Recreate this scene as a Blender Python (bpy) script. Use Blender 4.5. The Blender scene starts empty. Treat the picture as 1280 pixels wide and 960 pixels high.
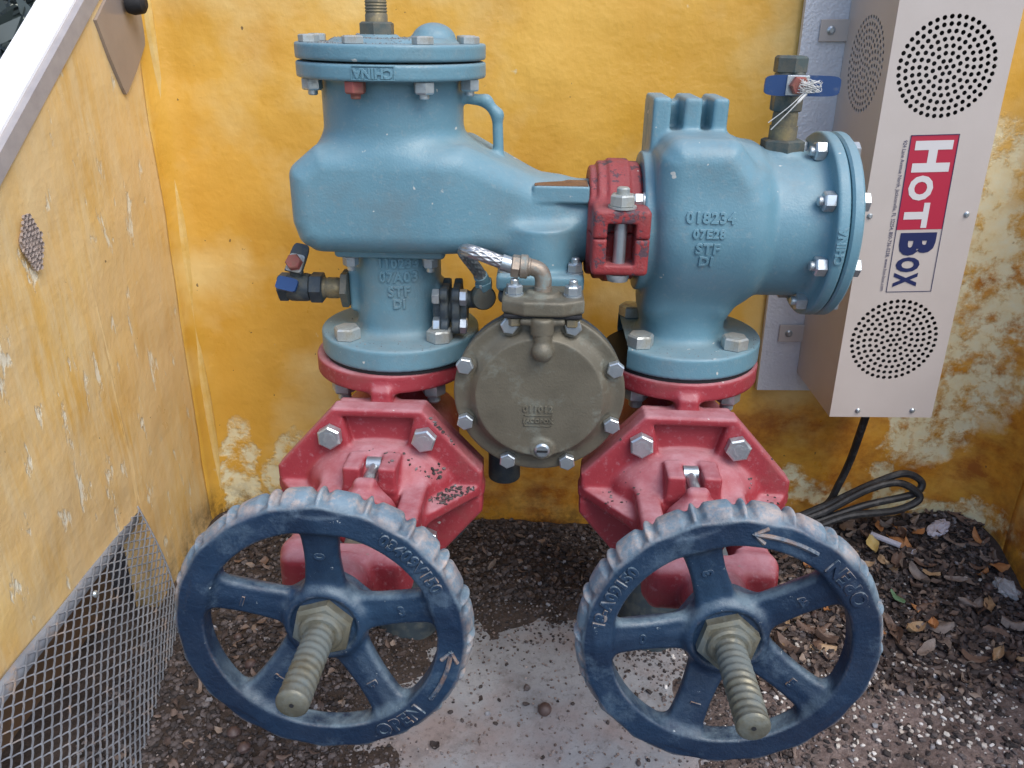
import bpy, bmesh, math, random
import numpy as np
from mathutils import Vector, Matrix, noise as mnoise
R_ = math.radians
scene = bpy.context.scene
col = scene.collection

# ------------------------------------------------------------------ camera
F_PX, PITCH, YAW, ROLL = 1013.8, .4175, .0273, -.0156
CAM = np.array([.1627, -.934, .363])
def cam_axes():
    fw = np.array([-math.sin(YAW)*math.cos(PITCH), math.cos(YAW)*math.cos(PITCH), -math.sin(PITCH)])
    rt = np.array([math.cos(YAW), math.sin(YAW), 0.]); dn = np.cross(fw, rt)
    return np.array([math.cos(ROLL)*rt+math.sin(ROLL)*dn, -math.sin(ROLL)*rt+math.cos(ROLL)*dn, fw])
AX = cam_axes()
cd = bpy.data.cameras.new('camera'); cam = bpy.data.objects.new('camera', cd); col.objects.link(cam)
cd.sensor_width = 36; cd.lens = F_PX/1280*36; cd.clip_start = .01; cd.clip_end = 500
cam.matrix_world = Matrix(((AX[0][0], -AX[1][0], -AX[2][0], CAM[0]), (AX[0][1], -AX[1][1], -AX[2][1], CAM[1]),
                           (AX[0][2], -AX[1][2], -AX[2][2], CAM[2]), (0, 0, 0, 1)))
scene.camera = cam
def ray(px, py): return AX.T @ np.array([(px-640)/F_PX, (py-480)/F_PX, 1.])
def onY(px, py, y): r = ray(px, py); return CAM+r*((y-CAM[1])/r[1])
def onX(px, py, x): r = ray(px, py); return CAM+r*((x-CAM[0])/r[0])
def onZ(px, py, z): r = ray(px, py); return CAM+r*((z-CAM[2])/r[2])

# ------------------------------------------------------------------ sky and sun (soft open shade)
SUN_EL, SUN_AZ = 54, 142      # azimuth: light comes from the viewer's side, above
w = bpy.data.worlds.new('World'); scene.world = w; w.use_nodes = True
nt = w.node_tree; sky = nt.nodes.new('ShaderNodeTexSky'); sky.sky_type = 'NISHITA'; sky.sun_disc = False
sky.sun_elevation = R_(SUN_EL); sky.sun_rotation = R_(SUN_AZ); sky.air_density = 1.0; sky.dust_density = 2.0; sky.ozone_density = 1.0
nt.links.new(sky.outputs[0], nt.nodes['Background'].inputs[0]); nt.nodes['Background'].inputs[1].default_value = .15
sl = bpy.data.lights.new('sun', 'SUN'); sl.energy = 1.4; sl.angle = R_(42); sl.color = (1, .95, .88)
so = bpy.data.objects.new('sun', sl); col.objects.link(so)
sd = Vector((math.sin(R_(SUN_AZ))*math.cos(R_(SUN_EL)), math.cos(R_(SUN_AZ))*math.cos(R_(SUN_EL)), math.sin(R_(SUN_EL))))
so.rotation_euler = sd.to_track_quat('Z', 'Y').to_euler()
scene.view_settings.view_transform = 'Standard'; scene.view_settings.look = 'None'
scene.view_settings.exposure = .68; scene.view_settings.gamma = 1
scene.render.engine = 'CYCLES'; scene.cycles.use_denoising = True; scene.cycles.max_bounces = 8

# ------------------------------------------------------------------ node helper
class G:
    def __init__(s, name):
        s.m = bpy.data.materials.new(name); s.m.use_nodes = True; s.t = s.m.node_tree
        s.b = s.t.nodes['Principled BSDF']; s._tc = None; s._geo = None
    def n(s, t): return s.t.nodes.new(t)
    def put(s, sock, v):
        if v is None: return
        if isinstance(v, bpy.types.NodeSocket): s.t.links.new(v, sock)
        elif isinstance(v, (tuple, list)) and len(v) == 3 and sock.type == 'RGBA': sock.default_value = (*v, 1)
        else: sock.default_value = v
    @property
    def obj(s):
        if not s._tc: s._tc = s.n('ShaderNodeTexCoord')
        return s._tc.outputs['Object']
    @property
    def geo(s):
        if not s._geo: s._geo = s.n('ShaderNodeNewGeometry')
        return s._geo
    @property
    def pos(s): return s.geo.outputs['Position']
    def noise(s, scale, detail=4, rough=.6, vec=None, dist=0, out=0):
        k = s.n('ShaderNodeTexNoise'); s.put(k.inputs['Scale'], scale); s.put(k.inputs['Detail'], detail)
        s.put(k.inputs['Roughness'], rough); s.put(k.inputs['Distortion'], dist); s.put(k.inputs['Vector'], vec or s.obj); return k.outputs[out]
    def voro(s, scale, vec=None, out='Distance', feature='F1'):
        k = s.n('ShaderNodeTexVoronoi'); k.feature = feature; s.put(k.inputs['Scale'], scale); s.put(k.inputs['Vector'], vec or s.obj); return k.outputs[out]
    def ramp(s, fac, stops, interp='LINEAR'):
        k = s.n('ShaderNodeValToRGB'); s.put(k.inputs[0], fac); e = k.color_ramp.elements; k.color_ramp.interpolation = interp
        while len(e) < len(stops): e.new(.5)
        for i, (p, c) in enumerate(stops):
            e[i].position = p; e[i].color = (c, c, c, 1) if not isinstance(c, (tuple, list)) else (*c, 1)
        return k.outputs[0]
    def math(s, op, a, b=None, c=None, clamp=False):
        k = s.n('ShaderNodeMath'); k.operation = op; k.use_clamp = clamp
        for i, v in enumerate((a, b, c)): s.put(k.inputs[i], v)
        return k.outputs[0]
    def mix(s, f, a, b, blend='MIX'):
        k = s.n('ShaderNodeMix'); k.data_type = 'RGBA'; k.blend_type = blend
        s.put(k.inputs[0], f); s.put(k.inputs[6], a); s.put(k.inputs[7], b); return k.outputs[2]
    def mapping(s, vec, scale=(1, 1, 1), loc=(0, 0, 0), rot=(0, 0, 0)):
        k = s.n('ShaderNodeMapping'); s.put(k.inputs[0], vec); k.inputs['Scale'].default_value = scale
        k.inputs['Location'].default_value = loc; k.inputs['Rotation'].default_value = rot; return k.outputs[0]
    def sep(s, v):
        k = s.n('ShaderNodeSeparateXYZ'); s.put(k.inputs[0], v); return k.outputs
    def vadd(s, a, b, op='ADD'):
        k = s.n('ShaderNodeVectorMath'); k.operation = op; s.put(k.inputs[0], a); s.put(k.inputs[1], b); return k.outputs[0]
    def scale(s, v, f):
        k = s.n('ShaderNodeVectorMath'); k.operation = 'SCALE'; s.put(k.inputs[0], v); s.put(k.inputs['Scale'], f); return k.outputs[0]
    def bump(s, h, strength=.3, dist=.002, normal=None):
        k = s.n('ShaderNodeBump'); s.put(k.inputs['Height'], h); k.inputs['Strength'].default_value = strength
        k.inputs['Distance'].default_value = dist
        if normal is not None: s.put(k.inputs['Normal'], normal)
        return k.outputs[0]
    def up(s, lo=.55, hi=.95):        # how far the surface faces up: where dust settles
        z = s.sep(s.geo.outputs['Normal'])[2]
        k = s.n('ShaderNodeMapRange'); s.put(k.inputs[0], z); k.inputs[1].default_value = lo; k.inputs[2].default_value = hi; return k.outputs[0]
    def done(s, color=None, rough=.5, metal=0, normal=None, **kw):
        s.put(s.b.inputs['Base Color'], color); s.put(s.b.inputs['Roughness'], rough); s.put(s.b.inputs['Metallic'], metal)
        if normal is not None: s.put(s.b.inputs['Normal'], normal)
        for k, v in kw.items(): s.put(s.b.inputs[k], v)
        return s.m

def paint(name, c0, c1, dust, chip, rough=.42, dust_amt=.7, cast=.25, chip_lo=.68, fade=None):
    g = G(name)
    v = g.noise(9, 5, .6)
    c = g.mix(g.ramp(v, [(.3, 0), (.7, 1)]), c0, c1)
    sp = g.noise(160, 3, .7); c = g.mix(g.ramp(sp, [(.56, 0), (.72, .35)]), c, dust)                     # fine settled grit
    up = g.math('MULTIPLY', g.up(.35, 1), g.ramp(g.noise(26, 6, .7), [(.3, .2), (.7, 1)]))
    c = g.mix(g.math('MULTIPLY', up, dust_amt), c, dust)
    ch = g.ramp(g.noise(48, 8, .72), [(chip_lo, 0), (chip_lo+.025, 1)])
    c = g.mix(ch, c, chip)
    drip = g.ramp(g.noise(14, 6, .65, g.mapping(g.obj, (1.5, 1.5, .25))), [(.62, 0), (.78, .3)])
    c = g.mix(drip, c, tuple(x*.55 for x in c0))
    c = g.mix(g.ramp(g.noise(7, 7, .7, g.mapping(g.obj, loc=(2, 7, 3))), [(.52, 0), (.72, .38)]), c, (.17, .145, .12))      # old grime stains
    c = g.mix(g.ramp(g.noise(85, 2, .5, g.mapping(g.obj, loc=(8, 1, 4))), [(.745, 0), (.765, .85)]), c, (.58, .58, .54))     # pale spatter
    h = g.math('ADD', g.noise(420, 3, .6), g.math('MULTIPLY', g.noise(90, 3, .5), .9)); h = g.math('SUBTRACT', h, g.math('MULTIPLY', ch, .6))
    r = g.ramp(g.noise(30, 4, .6), [(.3, rough-.06), (.7, rough+.16)])
    r = g.math('ADD', r, g.math('MULTIPLY', up, .25))
    return g.done(c, r, 0, g.bump(h, cast, .0014))

M = {}
M['blue'] = paint('blue_grey_paint', (.112, .245, .315), (.140, .280, .348), (.27, .33, .35), (.33, .33, .31), .36, .6, .26, .70)
M['red'] = paint('red_paint', (.27, .027, .038), (.335, .040, .055), (.48, .27, .30), (.30, .22, .20), .45, .95, .28, .70)
M['coupling_red'] = paint('weathered_red_paint', (.23, .026, .03), (.33, .045, .047), (.24, .13, .14), (.09, .05, .065), .48, .55, .5, .555)
def wheel_paint():
    g = G('worn_blue_wheel_paint')
    c = g.mix(g.ramp(g.noise(11, 5, .65), [(.3, 0), (.7, 1)]), (.0060, .017, .043), (.012, .036, .080))
    c = g.mix(g.ramp(g.noise(5, 5, .7), [(.47, 0), (.70, .5)]), c, (.035, .085, .155))
    up = g.math('MULTIPLY', g.up(.15, 1), g.ramp(g.noise(30, 6, .72), [(.34, 0), (.62, 1)]))
    c = g.mix(g.math('MULTIPLY', up, .8), c, (.19, .265, .31))
    s = g.sep(g.obj); rad = g.math('SQRT', g.math('ADD', g.math('MULTIPLY', s[0], s[0]), g.math('MULTIPLY', s[2], s[2])))
    rim = g.n('ShaderNodeMapRange'); g.put(rim.inputs[0], rad); rim.inputs[1].default_value = .1215; rim.inputs[2].default_value = .1275
    rm = rim.outputs[0]
    w1 = g.math('MULTIPLY', rm, g.ramp(g.noise(24, 6, .7), [(.30, .25), (.62, 1)]))
    c = g.mix(g.ramp(g.noise(18, 8, .75, g.mapping(g.obj, loc=(5, 5, 5))), [(.54, 0), (.66, .5)]), c, (.10, .155, .215))
    c = g.mix(w1, c, g.mix(g.ramp(g.noise(45, 6, .75), [(.44, 0), (.60, 1)]), (.19, .27, .33), (.48, .39, .34)))
    pt = g.ramp(g.geo.outputs['Pointiness'], [(.53, 0), (.60, 1)])
    ed = g.math('MULTIPLY', pt, g.ramp(g.noise(55, 6, .7), [(.42, 0), (.6, .9)]))
    c = g.mix(ed, c, g.mix(g.ramp(g.noise(40, 3), [(.4, 0), (.6, 1)]), (.36, .40, .42), (.34, .20, .12)))
    ch = g.ramp(g.noise(95, 8, .75), [(.66, 0), (.69, 1)]); c = g.mix(ch, c, (.40, .45, .47))
    ru = g.ramp(g.noise(36, 8, .75, g.mapping(g.obj, loc=(3, 1, 7))), [(.69, 0), (.72, 1)]); c = g.mix(ru, c, (.16, .07, .035))
    h = g.math('ADD', g.noise(300, 4, .65), g.math('MULTIPLY', g.noise(80, 5, .65), 1.4)); h = g.math('SUBTRACT', h, g.math('MULTIPLY', ch, .5))
    return g.done(c, g.ramp(g.noise(28, 5), [(.3, .34), (.7, .62)]), 0, g.bump(h, .42, .0018))
M['wheel'] = wheel_paint()
def metal(name, c0, c1, tarn, rough=.35, metallic=.85, amt=.62, bumpy=.2, sc=40):
    g = G(name)
    c = g.mix(g.ramp(g.noise(25, 4), [(.35, 0), (.65, 1)]), c0, c1)
    f = g.ramp(g.noise(sc, 8, .72), [(amt-.12, 0), (amt+.05, 1)]); c = g.mix(f, c, tarn)
    m = g.math('MULTIPLY', g.math('SUBTRACT', 1, f), metallic)
    return g.done(c, g.math('ADD', rough, g.math('MULTIPLY', f, .4)), m, g.bump(g.noise(350, 4), bumpy, .0008))
M['zinc'] = metal('zinc_plated_steel', (.52, .58, .62), (.40, .46, .50), (.30, .30, .28), .30, .75, .62)
M['zinc_dirty'] = metal('dirty_zinc', (.46, .50, .50), (.38, .41, .40), (.28, .27, .22), .42, .55, .58)
M['rust_bolt'] = metal('rusty_bolt', (.22, .10, .07), (.30, .16, .11), (.34, .10, .09), .6, .3, .5)
M['brass'] = metal('tarnished_brass', (.34, .27, .14), (.26, .22, .13), (.13, .12, .09), .42, .6, .52)
M['dark_brass'] = metal('dark_aged_brass', (.12, .115, .095), (.17, .16, .125), (.06, .085, .085), .45, .45, .55)
M['bronze'] = metal('grey_brown_cast_bronze', (.120, .110, .082), (.155, .142, .106), (.19, .21, .18), .52, .25, .66, .5, 22)
M['stem'] = metal('grimy_bronze_stem', (.20, .185, .13), (.16, .16, .13), (.12, .14, .135), .4, .5, .55, .35, 30)
M['steel'] = metal('stainless_hose_braid', (.42, .44, .46), (.34, .36, .38), (.22, .22, .21), .35, .8, .66)
M['gasket'] = G('black_rubber').done((.012, .013, .016), .7)
M['cord'] = (lambda g: g.done(g.mix(g.ramp(g.noise(60, 6, .7), [(.5, 0), (.7, .6)]), (.018, .02, .024), (.12, .12, .12)), .5, 0, g.bump(g.noise(200, 3), .2, .001)))(G('black_cord_rubber'))
M['navy'] = (lambda g: g.done(g.mix(g.ramp(g.noise(50, 6, .7), [(.55, 0), (.72, .7)]), (.012, .05, .16), (.16, .18, .2)), .4))(G('blue_vinyl_lever'))
M['white_wire'] = G('white_tag_thread').done((.62, .62, .6), .6)
M['dark_paint'] = metal('dark_green_black_casting', (.03, .045, .06), (.05, .07, .085), (.10, .11, .10), .5, .1, .6)
M['bare_rust'] = metal('bare_brown_steel', (.16, .075, .035), (.24, .13, .07), (.10, .06, .04), .6, .3, .6)

# ------------------------------------------------------------------ objects and meshes
def tag(o, label=None, cat=None, group=None, kind=None):
    if label: o['label'] = label
    if cat: o['category'] = cat
    if group: o['group'] = group
    if kind: o['kind'] = kind
    return o
def empty(name, loc, label, cat, group=None):
    o = bpy.data.objects.new(name, None); o.location = loc; o.empty_display_size = .05; col.objects.link(o)
    return tag(o, label, cat, group)
def wpos(o):
    p = Vector(o.location)
    while o.parent: o = o.parent; p += Vector(o.location)
    return p
def obj(name, me, m, parent=None, loc=(0, 0, 0), rot=None):
    """loc is the place in world space (parents carry no rotation while building)"""
    o = bpy.data.objects.new(name, me); col.objects.link(o)
    if m is not None and not me.materials: me.materials.append(m)
    o.parent = parent; o.location = Vector(loc)-(wpos(parent) if parent else Vector())
    if rot is not None: o.rotation_euler = rot
    return o
def mesh(name, v, f, smooth=False):
    me = bpy.data.meshes.new(name)
    me.from_pydata(np.asarray(v, float).tolist(), [], [list(map(int, q)) for q in f] if not isinstance(f, np.ndarray) else f.tolist())
    if smooth: me.polygons.foreach_set('use_smooth', [True]*len(me.polygons))
    me.update(); return me
def frame_to(d):
    d = np.array(d, float); d /= np.linalg.norm(d); h = np.array([0, 0, 1.]) if abs(d[2]) < .9 else np.array([1., 0, 0])
    u = np.cross(h, d); u /= np.linalg.norm(u); return np.array([u, np.cross(d, u), d])   # rows
def lathe_vf(prof, n, d=(0, 0, 1), c=(0, 0, 0), rot=0):
    B = frame_to(d); a = np.arange(n)*2*math.pi/n+rot; V = []; Fc = []
    for r, z in prof:
        V.append(np.array(c)+(np.cos(a)*r)[:, None]*B[0]+(np.sin(a)*r)[:, None]*B[1]+z*B[2])
    m = len(prof)
    for i in range(m-1):
        for j in range(n): k = (j+1) % n; Fc.append([i*n+j, i*n+k, (i+1)*n+k, (i+1)*n+j])
    Fc.append([j for j in range(n)][::-1]); Fc.append([(m-1)*n+j for j in range(n)])
    return np.concatenate(V), Fc
def lathe(name, prof, n=40, d=(0, 0, 1), c=(0, 0, 0), rot=0, smooth=True):
    v, f = lathe_vf(prof, n, d, c, rot); me = mesh(name, v, f)
    if smooth:
        s = [True]*len(me.polygons); me.polygons.foreach_set('use_smooth', s); me.set_sharp_from_angle(angle=R_(32))
    return me
def join(name, parts, smooth=True, ang=32):
    V = []; Fc = []; k = 0
    for v, f in parts:
        V.append(np.asarray(v)); Fc += [[i+k for i in q] for q in f]; k += len(v)
    me = mesh(name, np.concatenate(V), Fc)
    if smooth: me.polygons.foreach_set('use_smooth', [True]*len(me.polygons)); me.set_sharp_from_angle(angle=R_(ang))
    return me
def box_vf(lo, hi, ch=0):
    lo = np.array(lo, float); hi = np.array(hi, float); bm = bmesh.new()
    bmesh.ops.create_cube(bm, size=1, matrix=Matrix.Translation((lo+hi)/2) @ Matrix.Diagonal((*(hi-lo), 1)))
    if ch: bmesh.ops.bevel(bm, geom=bm.edges[:], offset=ch, segments=2, profile=.5, affect='EDGES')
    v = np.array([p.co[:] for p in bm.verts]); bm.verts.index_update(); f = [[q.index for q in p.verts] for p in bm.faces]; bm.free(); return v, f
def tube_vf(pts, r, n=10, closed=False):
    P = np.array(pts, float); N = len(P); rr = np.broadcast_to(np.array(r, float), (N,))
    T = np.gradient(P, axis=0); T /= np.linalg.norm(T, axis=1)[:, None]
    u = frame_to(T[0])[0]; V = []; a = np.arange(n)*2*math.pi/n
    for i in range(N):
        u = u-u.dot(T[i])*T[i]; u /= np.linalg.norm(u); w_ = np.cross(T[i], u)
        V.append(P[i]+rr[i]*(np.cos(a)[:, None]*u+np.sin(a)[:, None]*w_))
    Fc = [[i*n+j, i*n+(j+1) % n, (i+1)*n+(j+1) % n, (i+1)*n+j] for i in range(N-1) for j in range(n)]
    Fc += [list(range(n))[::-1], [(N-1)*n+j for j in range(n)]]
    return np.concatenate(V), Fc
def spline(ctrl, k=12):
    P = np.array(ctrl, float); P = np.vstack([2*P[0]-P[1], P, 2*P[-1]-P[-2]]); out = []
    for i in range(1, len(P)-2):
        for t in np.linspace(0, 1, k, endpoint=False):
            out.append(.5*((2*P[i])+(-P[i-1]+P[i+1])*t+(2*P[i-1]-5*P[i]+4*P[i+1]-P[i+2])*t*t+(-P[i-1]+3*P[i]-3*P[i+1]+P[i+2])*t**3))
    out.append(P[-2]); return np.array(out)

# ---- signed distance modelling for the castings
def L2(a, b): return np.sqrt(a*a+b*b)
def smin(a, b, k): h = np.clip(.5+.5*(b-a)/k, 0, 1); return b*(1-h)+a*h-k*h*(1-h)
def smax(a, b, k): return -smin(-a, -b, k)
def s_cyl(p, ax, c, r, lo, hi, rd=.002):
    o = [i for i in range(3) if i != ax]
    dr = L2(p[o[0]]-c[o[0]], p[o[1]]-c[o[1]])-r+rd; da = abs(p[ax]-(lo+hi)/2)-(hi-lo)/2+rd
    return np.minimum(np.maximum(dr, da), 0)+L2(np.maximum(dr, 0), np.maximum(da, 0))-rd
def s_box(p, lo, hi, rd=.002):
    q = [abs(p[i]-(lo[i]+hi[i])/2)-(hi[i]-lo[i])/2+rd for i in range(3)]
    return np.minimum(np.maximum(np.maximum(q[0], q[1]), q[2]), 0)+np.sqrt(np.maximum(q[0], 0)**2+np.maximum(q[1], 0)**2+np.maximum(q[2], 0)**2)-rd
def s_ell(p, c, r):
    k0 = np.sqrt(sum(((p[i]-c[i])/r[i])**2 for i in range(3))); k1 = np.sqrt(sum(((p[i]-c[i])/r[i]**2)**2 for i in range(3)))
    return k0*(k0-1)/np.maximum(k1, 1e-6)
def s_cap(p, a, b, r1, r2=None):
    r2 = r1 if r2 is None else r2; a = np.array(a, float); b = np.array(b, float); d = b-a
    t = np.clip(sum((p[i]-a[i])*d[i] for i in range(3))/d.dot(d), 0, 1)
    return np.sqrt(sum((p[i]-a[i]-t*d[i])**2 for i in range(3)))-(r1+(r2-r1)*t)
def s_poly(u, v, pts):           # 2D distance to a polygon
    d = None; s = None; n = len(pts); P = np.array(pts, float)
    for i in range(n):
        a = P[i]; b = P[i-1]; e = b-a; wx = u-a[0]; wy = v-a[1]; t = np.clip((wx*e[0]+wy*e[1])/e.dot(e), 0, 1)
        q = (wx-e[0]*t)**2+(wy-e[1]*t)**2; d = q if d is None else np.minimum(d, q)
        c1 = v >= a[1]; c2 = v < b[1]; c3 = e[0]*wy > e[1]*wx
        fl = (c1 & c2 & c3) | (~c1 & ~c2 & ~c3); s = fl if s is None else s ^ fl
    return np.where(s, -1, 1)*np.sqrt(d)
def ext(d2, w_, lo, hi, rd=.002):
    a = d2+rd; b = abs(w_-(lo+hi)/2)-(hi-lo)/2+rd
    return np.minimum(np.maximum(a, b), 0)+L2(np.maximum(a, 0), np.maximum(b, 0))-rd
def nets(name, fn, lo, hi, h, xf=None):
    ax = [np.arange(lo[i]-2*h, hi[i]+2*h, h, dtype=np.float32) for i in range(3)]
    g = (ax[0][:, None, None], ax[1][None, :, None], ax[2][None, None, :])
    Fv = np.broadcast_to(fn(g), tuple(len(a) for a in ax)).astype(np.float32); s = Fv < 0
    n = [len(a)-1 for a in ax]
    cnt = sum(s[i:n[0]+i, j:n[1]+j, k:n[2]+k].astype(np.int8) for i in (0, 1) for j in (0, 1) for k in (0, 1))
    I = np.argwhere((cnt > 0) & (cnt < 8)); vid = np.full(n, -1, np.int32); vid[I[:, 0], I[:, 1], I[:, 2]] = np.arange(len(I))
    cs = [(i, j, k) for i in (0, 1) for j in (0, 1) for k in (0, 1)]
    V = np.array([Fv[I[:, 0]+i, I[:, 1]+j, I[:, 2]+k] for i, j, k in cs]); acc = np.zeros((len(I), 3)); num = np.zeros(len(I))
    for a in range(8):
        for b in range(a+1, 8):
            if sum(abs(cs[a][q]-cs[b][q]) for q in range(3)) != 1: continue
            m = (V[a] < 0) != (V[b] < 0); t = np.where(m, V[a]/np.where(m, V[a]-V[b], 1), 0)
            pa = np.array(cs[a], float); acc += m[:, None]*(pa+t[:, None]*(np.array(cs[b])-pa)); num += m
    P = (I+acc/num[:, None])*h+np.array([a[0] for a in ax])
    for _ in range(2):
        e = h*.15; q = [P[:, i] for i in range(3)]; d0 = fn(q); gr = []
        for i in range(3):
            qq = list(q); qq[i] = qq[i]+e; gr.append((fn(qq)-d0)/e)
        gr = np.array(gr).T; ln = np.maximum((gr**2).sum(1), .2); st = (d0/ln)[:, None]*gr; P = P-np.clip(st, -h*.5, h*.5)
    FC = []
    for a in range(3):
        o = [i for i in range(3) if i != a]
        sl0 = [slice(1, n[i]) for i in range(3)]; sl0[a] = slice(0, n[a]); sl1 = list(sl0); sl1[a] = slice(1, n[a]+1)
        A = s[tuple(sl0)]; B = s[tuple(sl1)]; E = np.argwhere(A != B)
        off = np.array([1, 1, 1]); off[a] = 0; E = E+off; sg = s[E[:, 0], E[:, 1], E[:, 2]]
        def cell(d1, d2):
            c = E.copy(); c[:, o[0]] -= d1; c[:, o[1]] -= d2; return vid[c[:, 0], c[:, 1], c[:, 2]]
        Q = np.stack([cell(1, 1), cell(0, 1), cell(0, 0), cell(1, 0)], 1)
        fl = sg if a != 1 else ~sg
        Q[~fl] = Q[~fl][:, ::-1]; FC.append(Q)
    FC = np.concatenate(FC)
    if xf is not None: P = xf(P)
    return mesh(name, P, FC, True)

# ---- fasteners (shared mesh data)
def hex_vf(af, h, d=(0, 0, 1), c=(0, 0, 0), ch=.14, rot=0):
    r = af/math.sqrt(3)
    return lathe_vf([(r*.9, 0), (r, h*.06), (r, h*(1-ch)), (r*.86, h), (r*.5, h*1.0)], 6, d, c, rot)
def bolt_mesh(name, af, h, stud=0, sr=None, washer=False):
    ps = []
    z0 = 0
    if washer: ps.append(lathe_vf([(af*.62, 0), (af*.62, h*.18)], 20)); z0 = h*.18
    v, f = hex_vf(af, h, c=(0, 0, z0)); ps.append((v, f))
    if stud: ps.append(lathe_vf([(sr, z0+h*.8), (sr, z0+h+stud*.8), (sr*.8, z0+h+stud)], 12))
    else:
        ps.append(lathe_vf([(af*.30, z0+h*.97), (af*.30, z0+h*1.02)], 14))
    return join(name, ps, True, 30)
def euler_to(d, spin=0):
    return (Vector(d).to_track_quat('Z', 'Y').to_matrix() @ Matrix.Rotation(spin, 3, 'Z')).to_euler()
BM = {'flange_bolt': bolt_mesh('flange_bolt_head', .027, .0145), 'bonnet_bolt': bolt_mesh('bonnet_bolt_head', .0245, .012),
      'cover_bolt': bolt_mesh('cover_bolt_head', .0185, .0075), 'big_nut': bolt_mesh('coupling_nut', .024, .012, .007, .0068, True), 'cover_nut': bolt_mesh('cover_nut', .0185, .012, .005, .0052),
      'small_bolt': bolt_mesh('small_bolt_head', .0165, .0085), 'small_nut': bolt_mesh('small_nut', .0155, .0095, .006, .0045, True),
      'flange_nut': bolt_mesh('flange_nut', .025, .016, .01, .008)}
rng = random.Random(7)
def bolt(kind, name, m, parent, loc, d, spin=None):
    me = BM[kind]
    key = kind+m.name
    if key not in BM: k = me.copy(); k.materials.clear(); k.materials.append(m); BM[key] = k
    return obj(name, BM[key], None, parent, loc, euler_to(d, rng.uniform(0, 1) if spin is None else spin))

# ---- lettering
def text_vf(s, size, depth, offset=0., bev=0., align='CENTER', space=1.):
    c = bpy.data.curves.new('lettering', 'FONT'); c.body = s; c.size = size; c.extrude = depth; c.offset = offset; c.bevel_depth = bev
    c.align_x = align; c.align_y = 'CENTER'; c.resolution_u = 3; c.space_character = space
    o = bpy.data.objects.new('lettering', c); col.objects.link(o)
    dg = bpy.context.evaluated_depsgraph_get(); me = bpy.data.meshes.new_from_object(o.evaluated_get(dg))
    v = np.array([p.co[:] for p in me.vertices]).reshape(-1, 3); f = [list(p.vertices) for p in me.polygons]
    bpy.data.objects.remove(o); bpy.data.curves.remove(c); bpy.data.meshes.remove(me); return v, f
def flatmap(v, o, u, t, n): return np.array(o)+v[:, :1]*np.array(u)+v[:, 1:2]*np.array(t)+v[:, 2:3]*np.array(n)

# ================================================================== THE SETTING
WALL_Y, LEFT_X, RIGHT_X, GZ = .25, -.374, .915, -.427
def gnoise(x, y, s, o=3): return mnoise.fractal(Vector((x*s, y*s, 1.7)), 1., 2., o)
def ground_h(x, y):
    z = GZ+.004*gnoise(x, y, 9)+.0025*gnoise(x+5, y, 40)
    t = min(1, max(0, (x-.35)/.55))*min(1, max(0, (y+.12)/.36)); z += .055*t*t
    tl = min(1, max(0, (-.05-x)/.3)); z += .008*tl
    b = min(1, max(0, (y-.08)/.15)); z += .008*b
    # hollow where the concrete shows through
    e = ((x-.19)/.24)**2+((y+.20)/.245)**2+.55*gnoise(x, y, 6)+.35*gnoise(x, y, 28)
    z -= .015*min(1, max(0, (1.15-e)/.75))
    return z
SLAB_Z = GZ-.007
def soil_mat():
    g = G('dark_mulchy_soil')
    c = g.mix(g.ramp(g.noise(28, 8, .7, g.pos), [(.35, 0), (.65, 1)]), (.030, .022, .018), (.085, .062, .052))
    x = g.sep(g.pos)[0]
    k = g.n('ShaderNodeMapRange'); g.put(k.inputs[0], x); k.inputs[1].default_value = .15; k.inputs[2].default_value = .5
    y = g.sep(g.pos)[1]; k2 = g.n('ShaderNodeMapRange'); g.put(k2.inputs[0], y); k2.inputs[1].default_value = .05; k2.inputs[2].default_value = -.14
    f = g.math('MULTIPLY', k.outputs[0], k2.outputs[0]); f = g.math('MULTIPLY', f, g.ramp(g.noise(12, 6, .7, g.pos), [(.35, .35), (.6, 1)]))
    c = g.mix(f, c, g.mix(g.ramp(g.noise(60, 6, .7, g.pos), [(.4, 0), (.62, 1)]), (.19, .14, .13), (.31, .25, .235)))
    h = g.math('ADD', g.noise(90, 8, .75, g.pos), g.math('MULTIPLY', g.voro(160, g.pos), .5))
    return g.done(c, .95, 0, g.bump(h, .9, .006))
M['soil'] = soil_mat()
xs = np.arange(-.62, 1.06, .008); ys = np.arange(-.62, .30, .008)
V = [(x, y, ground_h(x, y)) for y in ys for x in xs]; nx = len(xs)
Fc = [(j*nx+i, j*nx+i+1, (j+1)*nx+i+1, (j+1)*nx+i) for j in range(len(ys)-1) for i in range(nx-1)]
tag(obj('soil', mesh('soil', V, Fc, True), M['soil']), kind='structure')
def concrete_mat():
    g = G('weathered_concrete')
    c = g.mix(g.ramp(g.noise(10, 8, .7, g.pos), [(.35, 0), (.65, 1)]), (.23, .245, .27), (.34, .355, .38))
    c = g.mix(g.ramp(g.noise(7, 5, .6, g.mapping(g.pos, loc=(2, 3, 1))), [(.47, 0), (.64, .7)]), c, (.27, .205, .19))
    c = g.mix(g.ramp(g.noise(110, 6, .75, g.pos), [(.54, 0), (.66, .6)]), c, (.10, .085, .085))
    c = g.mix(g.ramp(g.noise(16, 8, .75, g.pos), [(.52, 0), (.68, .55)]), c, (.12, .105, .105))
    return g.done(c, .9, 0, g.bump(g.noise(180, 6, .7, g.pos), .5, .002))
M['concrete'] = concrete_mat()
v, f = box_vf((-.10, -.58, SLAB_Z-.08), (.56, .12, SLAB_Z), .004)
tag(obj('concrete_slab', mesh('concrete_slab', v, f), M['concrete']), kind='structure')
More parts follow.
